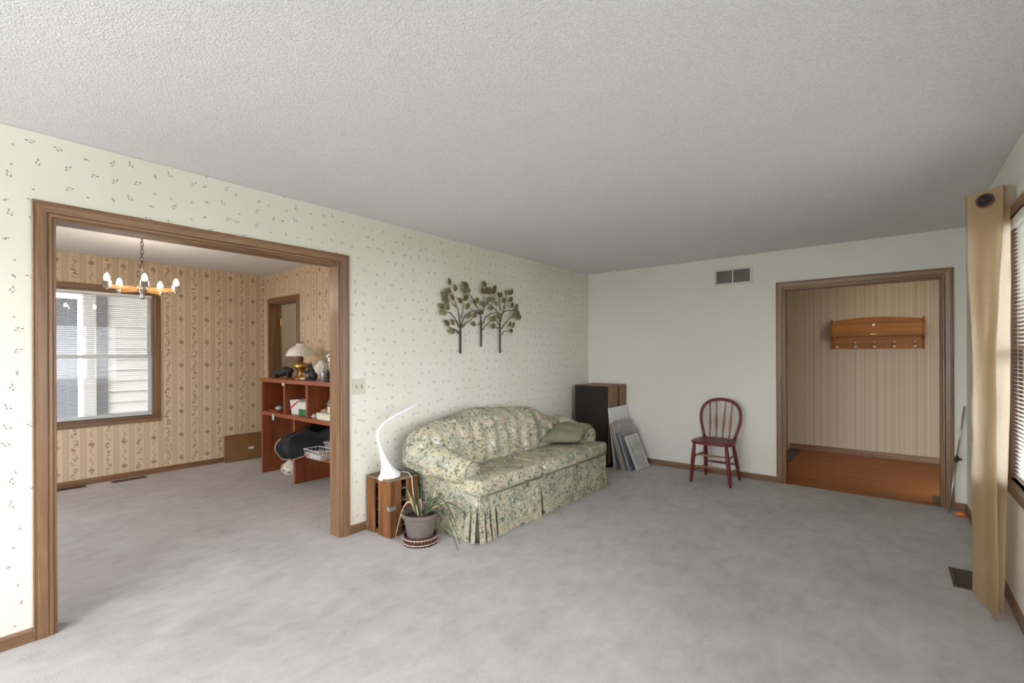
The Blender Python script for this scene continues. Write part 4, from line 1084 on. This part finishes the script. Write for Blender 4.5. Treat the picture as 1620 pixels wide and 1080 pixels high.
dr = MB().box(rx0 + .02, rx1 - .02, ry - .172, ry - .156, 1.592, 1.738).build('drop_front', 'oakrackX', rk, bevel=.003)
MB().box(rx0 + .02, rx1 - .02, ry - .155, ry - .017, 1.743, 1.752).build('lid', 'oakrackX', rk)
def knob(c, r, parent, mat, name):
    MB().lathe([(0, 0), (r * .4, 0), (r * .4, r * .5), (r, r * .8), (r, r * 1.2), (r * .6, r * 1.6), (0, r * 1.65)], (0, 0, 0), 14).build(name, mat, None)
    o = bpy.data.objects[name] if False else COL.objects[-1]
    o.rotation_euler = (PI / 2, 0, 0); o.parent = parent; o.location = Vector(c) - parent_origin(parent)
knob((-.17, ry - .1725, 1.718), .018, dr, 'ceramicw', 'knob')
MB().box(-.198, -.142, ry - .174, ry - .1725, 1.598, 1.606).build('name_plate', 'brass', dr)
for k in range(5):
    x = -.56 + k * .198
    h = MB().tube([(x, ry - .017, 1.487), (x, ry - .045, 1.490), (x, ry - .058, 1.497)], .005, 8)
    h.tube([(x, ry - .017, 1.478), (x, ry - .032, 1.445), (x, ry - .055, 1.432), (x, ry - .068, 1.441)], .006, 8)
    hk = h.build('hook', 'brass', rk, smooth=True)
    MB().ellip((x, ry - .060, 1.499), (.011, .011, .010), 10, 8).ellip((x, ry - .070, 1.444), (.018, .014, .014), 10, 8).build('hook_ball', 'ceramicw', hk, smooth=True)
tag(MB().box(-1.11, -.98, 6.78, 7.63, -.003, .006).build('door_mat', 'black', None, bevel=.003, origin=(-1.04, 7.2, 0)), 'thin black door mat on the hall floor', 'mat')
r = thing('hall_register', (.36, 5.84, 0), 'small black floor register at the edge of the hall floor', 'floor vent')
MB().box(.30, .42, 5.70, 5.97, -.0035, .003).build('frame', 'bronzevent', r, bevel=.0015)
for k in range(9): MB().box(.312, .408, 5.715 + k * .027, 5.735 + k * .027, .0031, .0042).build('louvre', 'black', r)
hl = thing('ceiling_lamp', (0.0, 7.02, CEIL), 'round frosted ceiling lamp of the hall', 'lamp')
M['halllamp'] = emit('frosted_lamp_glow', (1.0, .82, .60), 7.0)
MB().lathe([(.15, -.001), (.16, -.02), (.16, -.03), (0.0, -.03)], (0.0, 7.02, CEIL), 28).build('base', 'brass', hl, smooth=True, angle=40)
MB().lathe([(.145, -.031), (.14, -.06), (.10, -.09), (.04, -.105), (0, -.107)], (0.0, 7.02, CEIL), 28).build('shade', 'halllamp', hl, smooth=True)

# ------------------------------------------------------------------ chandelier
CX, CY = -5.06, 1.105
cl = thing('chandelier', (CX, CY, 1.84), 'five arm amber wood and chrome chandelier with lit candle bulbs on a chain', 'chandelier')
M['bulb'] = emit('lit_bulb', (1.0, .85, .66), 120.0)
M['amber'] = wood('amber_wood', (.36, .16, .04), (.62, .32, .09), 'X', rough=.3)
MB().lathe([(0, -.03), (.02, -.03), (.05, -.012), (.06, -.001)], (CX, CY, CEIL), 20).build('canopy', 'brass', cl, smooth=True)
nl = 9; z1, z2 = 2.415, 2.12
for k in range(nl):
    zc = z1 - (k + .5) * (z1 - z2) / nl; hh = (z1 - z2) / nl * .68
    P = []
    for j in range(13):
        t = 2 * PI * j / 12; w_ = .011 * math.cos(t); P.append((CX + (w_ if k % 2 else 0), CY + (0 if k % 2 else w_), zc + hh * math.sin(t)))
    MB().tube(P, .0028, 6).build('chain_link', 'grommet', cl, smooth=True)
MB().lathe([(0, 0.01), (.012, .015), (.02, .03), (.013, .05), (.022, .07), (.034, .085), (.034, .115), (.02, .13), (.013, .16), (.016, .20), (.010, .27), (.005, .285), (0, .287)], (CX, CY, 1.84), 20).build('column', 'chrome', cl, smooth=True)
base_az = math.atan2(-CY, -CX)   # towards the viewpoint side of the room
for k in range(5):
    a = base_az + math.radians(3.7) + k * 2 * PI / 5
    ca, sa = math.cos(a), math.sin(a); R = .245
    px, py = CX + R * ca, CY + R * sa
    am = MB().obox((CX + .5 * (.03 + R) * ca, CY + .5 * (.03 + R) * sa, 1.94), (ca * (R - .05) / 2, sa * (R - .05) / 2, 0), (-sa * .011, ca * .011, 0), (0, 0, .019)).build('arm', 'amber', cl, bevel=.003)
    cu_ = MB().lathe([(0, -.026), (.014, -.026), (.014, -.010), (.030, -.008), (.030, .042), (.027, .042), (.025, .0), (0, .0)], (px, py, 1.94), 16).build('cup', 'chrome', am, smooth=True, angle=40)
    MB().lathe([(.010, .001), (.011, .040), (.018, .052), (.020, .066), (.016, .085), (.007, .102), (0, .108)], (px, py, 1.94), 14).build('bulb', 'bulb', am, smooth=True)

# ------------------------------------------------------------------ brown panel and outlet in the dining room
bp = thing('leaning_panel', (-6.55, 2.5, 0), 'flat brown wooden panel with white sticker standing against the dining room wall', 'panel')
MB().box(-6.59, -6.535, 2.265, 2.745, .002, .335).build('core', 'oakY', bp, bevel=.003)
MB().box(-6.534, -6.522, 2.285, 2.74, .006, .322).build('face', paint('tan_brown_laminate', (.24, .125, .05), .45, .06), bp, bevel=.002)
MB().box(-6.5215, -6.5205, 2.535, 2.60, .135, .165).build('sticker', 'vinyl', bp)
ol = thing('wall_outlet', (XD, 1.671, .283), 'papered over wall outlet plate below the dining room window', 'outlet')
MB().box(XD + .0008, XD + .006, 1.634, 1.708, .225, .341).build('plate', 'dpaper', ol, bevel=.003)
for z in (.262, .304): MB().lathe([(0, 0), (.016, 0), (.015, .0015), (0, .0015)], (0, 0, 0), 14).build('socket', paint('tan_socket', (.42, .31, .2), .5), ol); s_ = COL.objects[-1]; s_.rotation_euler = (0, PI / 2, 0); s_.location = (.0062, 0, z - .283)

# ------------------------------------------------------------------ bookcase
bk = thing('bookcase', (-4.9, 2.54, 0), 'cherry stained open bookcase with cubbies standing in the dining room', 'bookcase')
bx0, bx1, by0, by1 = -5.68, -4.10, 2.345, 2.745
T = .038
def bb(n, x0, x1, z0_, z1_, mat, y0=by0, y1=by1): return MB().box(x0, x1, y0, y1, z0_, z1_).build(n, mat, bk, bevel=.004)
bb('side_panel', bx0, bx0 + T, .001, 1.055, 'cherryV'); bb('side_panel', bx1 - T, bx1, .001, 1.055, 'cherryV')
bb('top', bx0 - .006, bx1 + .006, 1.056, 1.098, 'cherryX', by0 - .008)
bb('shelf', bx0 + T, bx1 - T, .678, .720, 'cherryX')
bb('divider', -5.125, -5.125 + T, .7205, 1.0555, 'cherryV'); bb('divider', -4.635, -4.635 + T, .7205, 1.0555, 'cherryV')
bb('divider', -4.905, -4.905 + T, .001, .6775, 'cherryV')
bb('shelf', -4.866, bx1 - T, .320, .358, 'cherryX')
bb('back_panel', bx0 + T, bx1 - T, .7205, 1.0555, 'cherryX', by1 - .012, by1 - .002)
bb('back_panel', -4.866, bx1 - T, .3585, .6775, 'cherryX', by1 - .012, by1 - .002)
M['tagpaper'] = paint('paper_tag', (.72, .66, .52), .7, .02); M['tagblue'] = paint('aqua_tag', (.40, .62, .62), .7, .03)
MB().box(-5.13, -5.08, by0 - .011, by0 - .0095, 1.03, 1.062).build('price_tag', 'tagpaper', bk)
MB().box(-5.39, -5.345, by0 - .003, by0 - .001, .635, .70).build('price_tag', 'tagblue', bk)

RT = Vector((.775, .632, 0))      # along the line of sight's right hand
# oil lamp
L0 = (-5.085, 2.52, 1.0985)
ol = thing('oil_lamp', L0, 'brass oil lamp with fluted white glass shade on the bookcase', 'lamp')
MB().lathe([(0, 0), (.072, 0), (.072, .008), (.06, .016), (.045, .022), (.03, .035), (.02, .055), (.018, .075), (.024, .09), (.045, .10), (.068, .12), (.075, .14), (.068, .165), (.04, .18), (.02, .188), (0, .188)], L0, 28).build('base', 'brass', ol, smooth=True)
MB().lathe([(.0, .189), (.022, .189), (.026, .20), (.030, .205), (.030, .235), (.024, .24), (0, .24)], L0, 16).build('burner', paint('dark_burner', (.10, .06, .03), .4, .1, 20, metal=.6), ol, smooth=True, angle=40)
hd = [(Vector(L0) + RT * (.07 + .045 * math.sin(t)) + Vector((0, 0, .14 + .032 * math.cos(t)))) for t in (PI * j / 10 for j in range(11))]
MB().tube(hd, .006, 8).build('handle', 'brass', ol, smooth=True)
for k in range(3):
    a = 2 * PI * k / 3 + .6
    MB().tube([(L0[0] + .03 * math.cos(a), L0[1] + .03 * math.sin(a), L0[2] + .19), (L0[0] + .10 * math.cos(a), L0[1] + .10 * math.sin(a), L0[2] + .22), (L0[0] + .135 * math.cos(a), L0[1] + .135 * math.sin(a), L0[2] + .258)], .003, 6).build('shade_arm', 'brass', ol)
MB().lathe([(.146, .252), (.148, .258), (.138, .29), (.115, .325), (.085, .35), (.055, .365), (.042, .378), (.050, .392), (.046, .392), (.038, .379), (.052, .36), (.08, .345), (.11, .318), (.132, .288), (.142, .256)], L0, 72, .022, 24).build('shade', 'milk', ol, smooth=True)
MB().lathe([(.024, .24), (.040, .29), (.030, .36), (.024, .42), (.022, .42), (.028, .36), (.038, .29), (.022, .24)], L0, 20).build('chimney', 'clear', ol, smooth=True)

def remesh(o, v=.006):
    m = o.modifiers.new('remesh', 'REMESH'); m.mode = 'VOXEL'; m.voxel_size = v; m.use_smooth_shade = True
    s_ = o.modifiers.new('smooth', 'SMOOTH'); s_.factor = .5; s_.iterations = 3
# black ribbed pig figurine
pg0 = Vector((-5.375, 2.46, 1.0985))
m = MB()
for i in range(9):
    k = -1 + 2 * i / 8
    c = pg0 + RT * (.012 + .085 * k) + Vector((0, 0, .075 + .012 * k)); r_ = .052 * math.sqrt(max(.12, 1 - .75 * k * k)) * (1.04 if i % 2 else .95)
    m.ellip(c, (r_, r_, r_), 14, 10)
m.ellip(pg0 - RT * .10 + Vector((0, 0, .065)), (.026, .026, .024), 12, 8)
for s_ in (-1, 1):
    for q in (-.075, .07):
        cc = pg0 + RT * q + Vector((-.632, .775, 0)) * s_ * .028; m.tube([cc + Vector((0, 0, .002)), cc + Vector((0, 0, .06))], [.013, .018], 8)
m.tube([pg0 + RT * .0 + Vector((0, 0, .118)), pg0 + RT * .05 + Vector((0, 0, .132))], [.014, .010], 8)
o = m.build('pig_figurine', 'iron', None, smooth=True, origin=pg0); remesh(o)
tag(o, 'black ribbed cast iron pig figurine beside the oil lamp', 'figurine')
# black bear cub sitting up, paws out
b0 = Vector((-4.672, 2.43, 1.0985)); m = MB()
m.ellip(b0 + RT * .02 + Vector((0, 0, .045)), (.045, .042, .045), 14, 10)
m.ellip(b0 + Vector((0, 0, .085)), (.036, .034, .05), 14, 10)
m.ellip(b0 - RT * .018 + Vector((0, 0, .145)), (.030, .028, .027), 14, 10)
m.ellip(b0 - RT * .045 + Vector((0, 0, .143)), (.016, .014, .012), 10, 8)
sd = Vector((-.632, .775, 0))
for s_ in (-1, 1):
    m.ellip(b0 - RT * .012 + sd * s_ * .020 + Vector((0, 0, .170)), (.010, .008, .012), 8, 6)
    m.tube([b0 - RT * .012 + sd * s_ * .026 + Vector((0, 0, .105)), b0 - RT * .055 + sd * s_ * .022 + Vector((0, 0, .083)), b0 - RT * .088 + sd * s_ * .018 + Vector((0, 0, .10))], [.016, .013, .012], 8)
    m.tube([b0 + sd * s_ * .03 + Vector((0, 0, .03)), b0 - RT * .035 + sd * s_ * .034 + Vector((0, 0, .02)), b0 - RT * .052 + sd * s_ * .034 + Vector((0, 0, .016))], [.022, .016, .013], 8)
o = m.build('bear_figurine', 'iron', None, smooth=True, origin=b0); remesh(o, .005)
tag(o, 'black bear cub figurine sitting upright with paws held out on the bookcase', 'figurine')
o = MB().ellip((-4.80, 2.405, 1.114), (.055, .03, .0165), 16, 10, lambda q, p: q + Vector((0, 0, .004 * p.x * max(0, p.z)))).build('cream_stone', 'stone', None, smooth=True, origin=(-4.8, 2.405, 1.0985))
tag(o, 'smooth cream coloured stone in front of the bear figurine', 'stone')
c0 = (-4.86, 2.65, 1.0985)
o = MB().lathe([(0, 0), (.055, 0), (.06, .01), (.085, .06), (.092, .10), (.075, .15), (.04, .18), (.036, .20), (.032, .20), (.035, .18), (.07, .148), (.086, .1), (.08, .06), (.05, .012), (0, .01)], c0, 40, .03, 16).build('fluted_bowl', 'milk', None, smooth=True, origin=c0)
tag(o, 'pale fluted milk glass jar behind the bear figurine', 'jar')
c0 = (-4.56, 2.60, 1.0985)
g0 = thing('glass_globe', c0, 'clear glass vase with a yellow ball inside on the bookcase', 'vase')
MB().lathe([(0, 0), (.05, 0), (.05, .006), (.052, .10), (.064, .20), (.060, .27), (.045, .30), (.042, .30), (.056, .268), (.060, .2), (.048, .1), (.045, .008), (0, .008)], c0, 28).build('globe', 'clear', g0, smooth=True)
MB().ellip((c0[0], c0[1], c0[2] + .155), (.047, .047, .045), 16, 10).build('yellow_ball', paint('ochre_ball', (.52, .36, .10), .5, .1), g0, smooth=True)
c0 = (-4.42, 2.44, 1.0985)
o = MB().lathe([(.036, .0), (.036, .01), (.046, .06), (.040, .10), (.024, .14), (.020, .235), (.018, .235), (.022, .14), (.038, .1), (.044, .06), (.034, .01), (.034, .0)], c0, 24).build('lamp_chimney', 'clear', None, smooth=True, origin=c0)
tag(o, 'clear glass lamp chimney standing on the bookcase', 'lamp chimney')
b0 = Vector((-4.285, 2.40, 1.0985)); m = MB()
m.ellip(b0 + Vector((0, 0, .02)), (.048, .035, .02)).ellip(b0 + Vector((0, 0, .05)), (.03, .028, .022)).ellip(b0 + Vector((.004, 0, .085)), (.028, .024, .02)).ellip(b0 + Vector((-.012, 0, .108)), (.010, .009, .012))
o = m.build('small_figurine', 'black', None, smooth=True, origin=b0); tag(o, 'small stacked black figurine at the end of the bookcase top', 'figurine')

# cubby contents
def crumple(name, c, r, mat, label, cat, amp=.25, fr=4.0, nu=22, nv=14):
    c = Vector(c)
    def f(q, p):
        k = 1 + amp * noise.noise(p * fr + c * 3) + amp * .5 * noise.noise(p * fr * 2.3 + c)
        q2 = Vector((c.x + p.x * r[0] * k, c.y + p.y * r[1] * k, c.z + p.z * r[2] * k)); q2.z = max(q2.z, c.z - r[2] * .92); return q2
    o = MB().ellip(c, r, nu, nv, f).build(name, mat, None, smooth=True, origin=(c.x, c.y, c.z - r[2] * .92)); return tag(o, label, cat)
M['paperw'] = paint('white_paper', (.70, .67, .62), .7, .03)
M['greenbox'] = paint('green_lid', (.035, .16, .055), .5, .05)
M['redtape'] = paint('red_stripe', (.50, .04, .05), .5, .05)
M['foilgrey'] = paint('greyish_foil', (.50, .48, .45), .35, .1, 40)
tr_ = thing('wooden_tray', (-5.50, 2.47, .7205), 'small flat wooden tray under a crumpled wrapper in a bookcase cubby', 'tray')
MB().box(-5.60, -5.39, 2.39, 2.55, .7205, .728).build('tray_base', 'cherryX', tr_, bevel=.002)
for (a, b, c, d) in ((-5.60, -5.39, 2.39, 2.398), (-5.60, -5.39, 2.542, 2.55), (-5.60, -5.592, 2.398, 2.542), (-5.398, -5.39, 2.398, 2.542)): MB().box(a, b, c, d, .7281, .736).build('rim', 'cherryX', tr_)
crumple('crumpled_paper', (-5.47, 2.46, .7515), (.05, .04, .026), 'foilgrey', 'crumpled pale wrapper lying on the small wooden tray', 'wrapper')
cb_ = thing('carton', (-5.0, 2.50, .7205), 'white carton with a red diagonal stripe in the middle cubby', 'carton')
MB().add([(-5.05, 2.40, .7208), (-4.925, 2.42, .7208), (-4.925, 2.62, .7208), (-5.05, 2.60, .7208), (-5.075, 2.39, .875), (-4.915, 2.415, .885), (-4.915, 2.625, .885), (-5.075, 2.61, .875)],
         [(0, 3, 2, 1), (4, 5, 6, 7), (0, 1, 5, 4), (1, 2, 6, 5), (2, 3, 7, 6), (3, 0, 4, 7)]).build('body', 'paperw', cb_, bevel=.004)
MB().add([(-5.062, 2.3925, .775), (-4.921, 2.4165, .862), (-4.921, 2.4165, .878), (-5.064, 2.3915, .793), (-5.062, 2.390, .775), (-4.921, 2.414, .862), (-4.921, 2.414, .878), (-5.064, 2.389, .793)],
         [(4, 5, 6, 7), (0, 3, 2, 1), (0, 1, 5, 4), (1, 2, 6, 5), (2, 3, 7, 6), (3, 0, 4, 7)]).build('stripe', 'redtape', cb_)
tb = thing('storage_tub', (-4.78, 2.48, .7205), 'white and green storage tub in the middle cubby', 'tub')
MB().box(-4.875, -4.65, 2.39, 2.58, .7208, .79).build('lower_half', 'greenbox', tb, bevel=.004)
MB().box(-4.872, -4.653, 2.393, 2.577, .7903, .865).build('upper_half', 'paperw', tb, bevel=.006)
crumple('foil_bundle', (-4.545, 2.40, .7405), (.04, .035, .022), 'foilgrey', 'crumpled grey foil bundle beside the floral printed box', 'foil', .35, 5)
bw = (-4.475, 2.52, .7205)
o = MB().lathe([(0, 0), (.05, 0), (.085, .03), (.09, .06), (.075, .085), (.03, .095), (0, .096)], bw, 24).build('bread_loaf', paint('tan_crust', (.45, .27, .14), .7, .1, 10), None, smooth=True, origin=bw)
tag(o, 'round tan loaf shaped bundle behind the floral printed box', 'bundle')
def mk_floralbox():
    t = NT('floral_printed_card'); v = t.vor(t.obj(), 26, .8); c = t.sep(v['Color'])
    k = t.math('MULTIPLY', t.math('SUBTRACT', 1.0, t.step(v[0], .18, .32)), t.math('GREATER_THAN', c[0], .45))
    return t.done(t.mix(k, (.72, .68, .58), t.mix(t.step(c[1], .4, .6), (.45, .42, .36), (.36, .42, .12))), .6)
M['floralbox'] = mk_floralbox()
for (x0, x1, y0, y1, z0_, z1_, lb) in ((-4.46, -4.17, 2.37, 2.42, .7208, .785, 'floral printed white box lying at the front of a bookcase cubby'),
                                      (-4.375, -4.15, 2.44, 2.60, .7208, .845, 'plain white box behind the floral printed one'),
                                      (-4.33, -4.15, 2.45, 2.58, .8455, .925, 'small white box stacked on top of the larger plain white box')):
    o = thing('gift_box', ((x0 + x1) / 2, (y0 + y1) / 2, z0_), lb, 'box')
    MB().box(x0, x1, y0, y1, z0_, z1_ - .018).build('base', 'floralbox' if 'floral' in lb else 'paperw', o, bevel=.003)
    MB().box(x0 - .003, x1 + .003, y0 - .003, y1 + .003, z1_ - .0175, z1_).build('lid', 'floralbox' if 'floral' in lb else 'paperw', o, bevel=.003)
crumple('plastic_bag', (-4.43, 2.52, .86), (.055, .05, .045), 'wrap', 'crumpled clear plastic bag on top of the tan bundle', 'bag', .4, 5)

# black jacket heaped on the low shelf, hanging out over its front
M['jacket'] = paint('black_cloth', (.012, .012, .013), .75, .3, 20, bump=.4, bsc=40)
jk = thing('jacket', (-4.55, 2.45, .3585), 'heaped black jacket with tan edging on the low shelf', 'jacket')
# cloth sheet laid over a lumpy heap: rows run from the back of the shelf to the hanging front edge
nu_, nv_ = 56, 44; vs = []; fs = []
def heap(u, v):
    # u 0..1 left to right, v 0..1 back to front
    g_ = max(0, min(1, (u - .32) / .22)); yf = 2.335 + .20 * g_ * g_ * (3 - 2 * g_)
    if v < .62:
        k = v / .62; x = -4.85 + .66 * u; y = 2.715 - (2.715 - yf) * k
        z = .36 + .25 * math.sin(PI * min(1, .12 + .62 * k + .1 * u)) ** .7 * (1 - .25 * u) + .035 * math.sin(9 * u + 5 * k) * (.3 + .7 * k)
    else:
        k = (v - .62) / .38
        x0_, y0_, z0_ = heap(u, .6199)
        x = x0_ - (.20 * (1 - u) ** 1.3) * math.sin(PI / 2 * min(1, k * 1.4)); y = yf - (.085 * math.sin(PI * (.15 + .75 * k)) + .02) * (1 - .8 * g_)
        lo = .275 + .11 * g_; z = z0_ + (lo - z0_) * k ** 1.1
    return x, y, z
for i in range(nu_ + 1):
    for j in range(nv_ + 1):
        u, v = i / nu_, j / nv_
        x, y, z = heap(u, v); g2 = max(0, min(1, (u - .32) / .22))
        f = math.sin(26 * u - 9 * v + 4 * noise.noise((3 * u, 3 * v, 0))) * .5 + noise.noise((7 * u, 6 * v, 1.7))
        amp = .034 if v < .62 else .034
        if v < .62: z += amp * f
        else: y -= amp * (f + .6) * (1 - .7 * g2)
        vs.append((x, y, min(z, .668)))
for i in range(nu_):
    for j in range(nv_):
        a = i * (nv_ + 1) + j; fs.append((a, a + 1, a + nv_ + 2, a + nv_ + 1))
co = MB().add(vs, fs).build('cloth', 'jacket', jk, smooth=True)
so = co.modifiers.new('thick', 'SOLIDIFY'); so.thickness = .008; so.offset = -1
M['tantrim'] = paint('tan_edging', (.36, .25, .18), .7, .1)
P = [vs[4 * (nv_ + 1) + j] for j in range(30, nv_ + 1)]
MB().tube([(x, y - .012, z) for x, y, z in P], .009, 8).build('edging', 'tantrim', jk, smooth=True)
P = [vs[i * (nv_ + 1) + nv_] for i in range(2, 30)]
MB().tube([(x, y - .010, z) for x, y, z in P], .007, 8).build('edging', 'tantrim', jk, smooth=True)

def basket(x0, x1, y0, y1, z0_, h, label):
    o = thing('wire_basket', ((x0 + x1) / 2, (y0 + y1) / 2, z0_), label, 'basket')
    fl = .022
    def ringpts(k): e = fl * k; return [(x0 - e, y0 - e), (x1 + e, y0 - e), (x1 + e, y1 + e), (x0 - e, y1 + e), (x0 - e, y0 - e)]
    for k in (0, .55, 1): MB().tube([(a, b, z0_ + .003 + h * k) for a, b in ringpts(k)], .0032 if k == 1 else .002, 6).build('hoop', 'vinyl', o)
    r0, r1 = ringpts(0), ringpts(1)
    for i in range(4):
        L_ = max(abs(r0[i + 1][0] - r0[i][0]), abs(r0[i + 1][1] - r0[i][1])); n = max(3, int(L_ / .03))
        for j in range(n):
            f = j / n
            p = (r0[i][0] + (r0[i + 1][0] - r0[i][0]) * f, r0[i][1] + (r0[i + 1][1] - r0[i][1]) * f, z0_ + .003)
            q = (r1[i][0] + (r1[i + 1][0] - r1[i][0]) * f, r1[i][1] + (r1[i + 1][1] - r1[i][1]) * f, z0_ + .003 + h)
            MB().tube([p, q], .0018, 5).build('wire', 'vinyl', o)
    for j in range(1, 5):
        x = x0 + (x1 - x0) * j / 5; MB().tube([(x, y0, z0_ + .002), (x, y1, z0_ + .002)], .0016, 5).build('wire', 'vinyl', o)
    return o
basket(-4.43, -4.19, 2.255, 2.375, .3590, .085, 'white wire basket at the front edge of the low shelf')
MB().box(-4.42, -4.2, 2.265, 2.365, .364, .405).build('lining', 'foilgrey', bpy.data.objects['wire_basket'], bevel=.01)
basket(-4.36, -4.17, 2.425, 2.53, .405, .085, 'smaller white wire basket behind the front wire basket')

# ewer on the carpet in the left bay
def mk_ewer():
    t = NT('floral_glazed_china'); s = t.sep(t.obj()); v = t.vor(t.obj(), 22, .9); c = t.sep(v['Color'])
    k = t.math('MULTIPLY', t.math('SUBTRACT', 1.0, t.step(v[0], .3, .5)), t.math('MULTIPLY', t.math('GREATER_THAN', c[0], .35), t.math('SUBTRACT', 1.0, t.step(s[2], .10, .13))))
    return t.done(t.mix(k, (.66, .60, .50), t.mix(t.step(c[1], .45, .55), (.20, .25, .13), (.52, .26, .16))), .25)
M['china'] = mk_ewer()
e0 = (-5.36, 2.56, .0005)
ew = thing('china_pitcher', e0, 'cream china pitcher with painted flowers on the carpet under the bookcase', 'pitcher')
MB().lathe([(0, 0), (.09, 0), (.095, .008), (.125, .045), (.130, .075), (.11, .11), (.07, .135), (.048, .155), (.046, .175), (.056, .205), (.072, .228), (.066, .228), (.05, .2), (.04, .175), (.042, .156), (.06, .13), (.0, .10)], e0, 32).build('body', 'china', ew, smooth=True)
hd = [Vector(e0) + RT * (.055 + .055 * math.sin(t)) + Vector((0, 0, .17 + .05 * math.cos(t))) for t in (PI * j / 10 for j in range(11))]
MB().tube(hd, .008, 8).build('handle', 'china', ew, smooth=True)
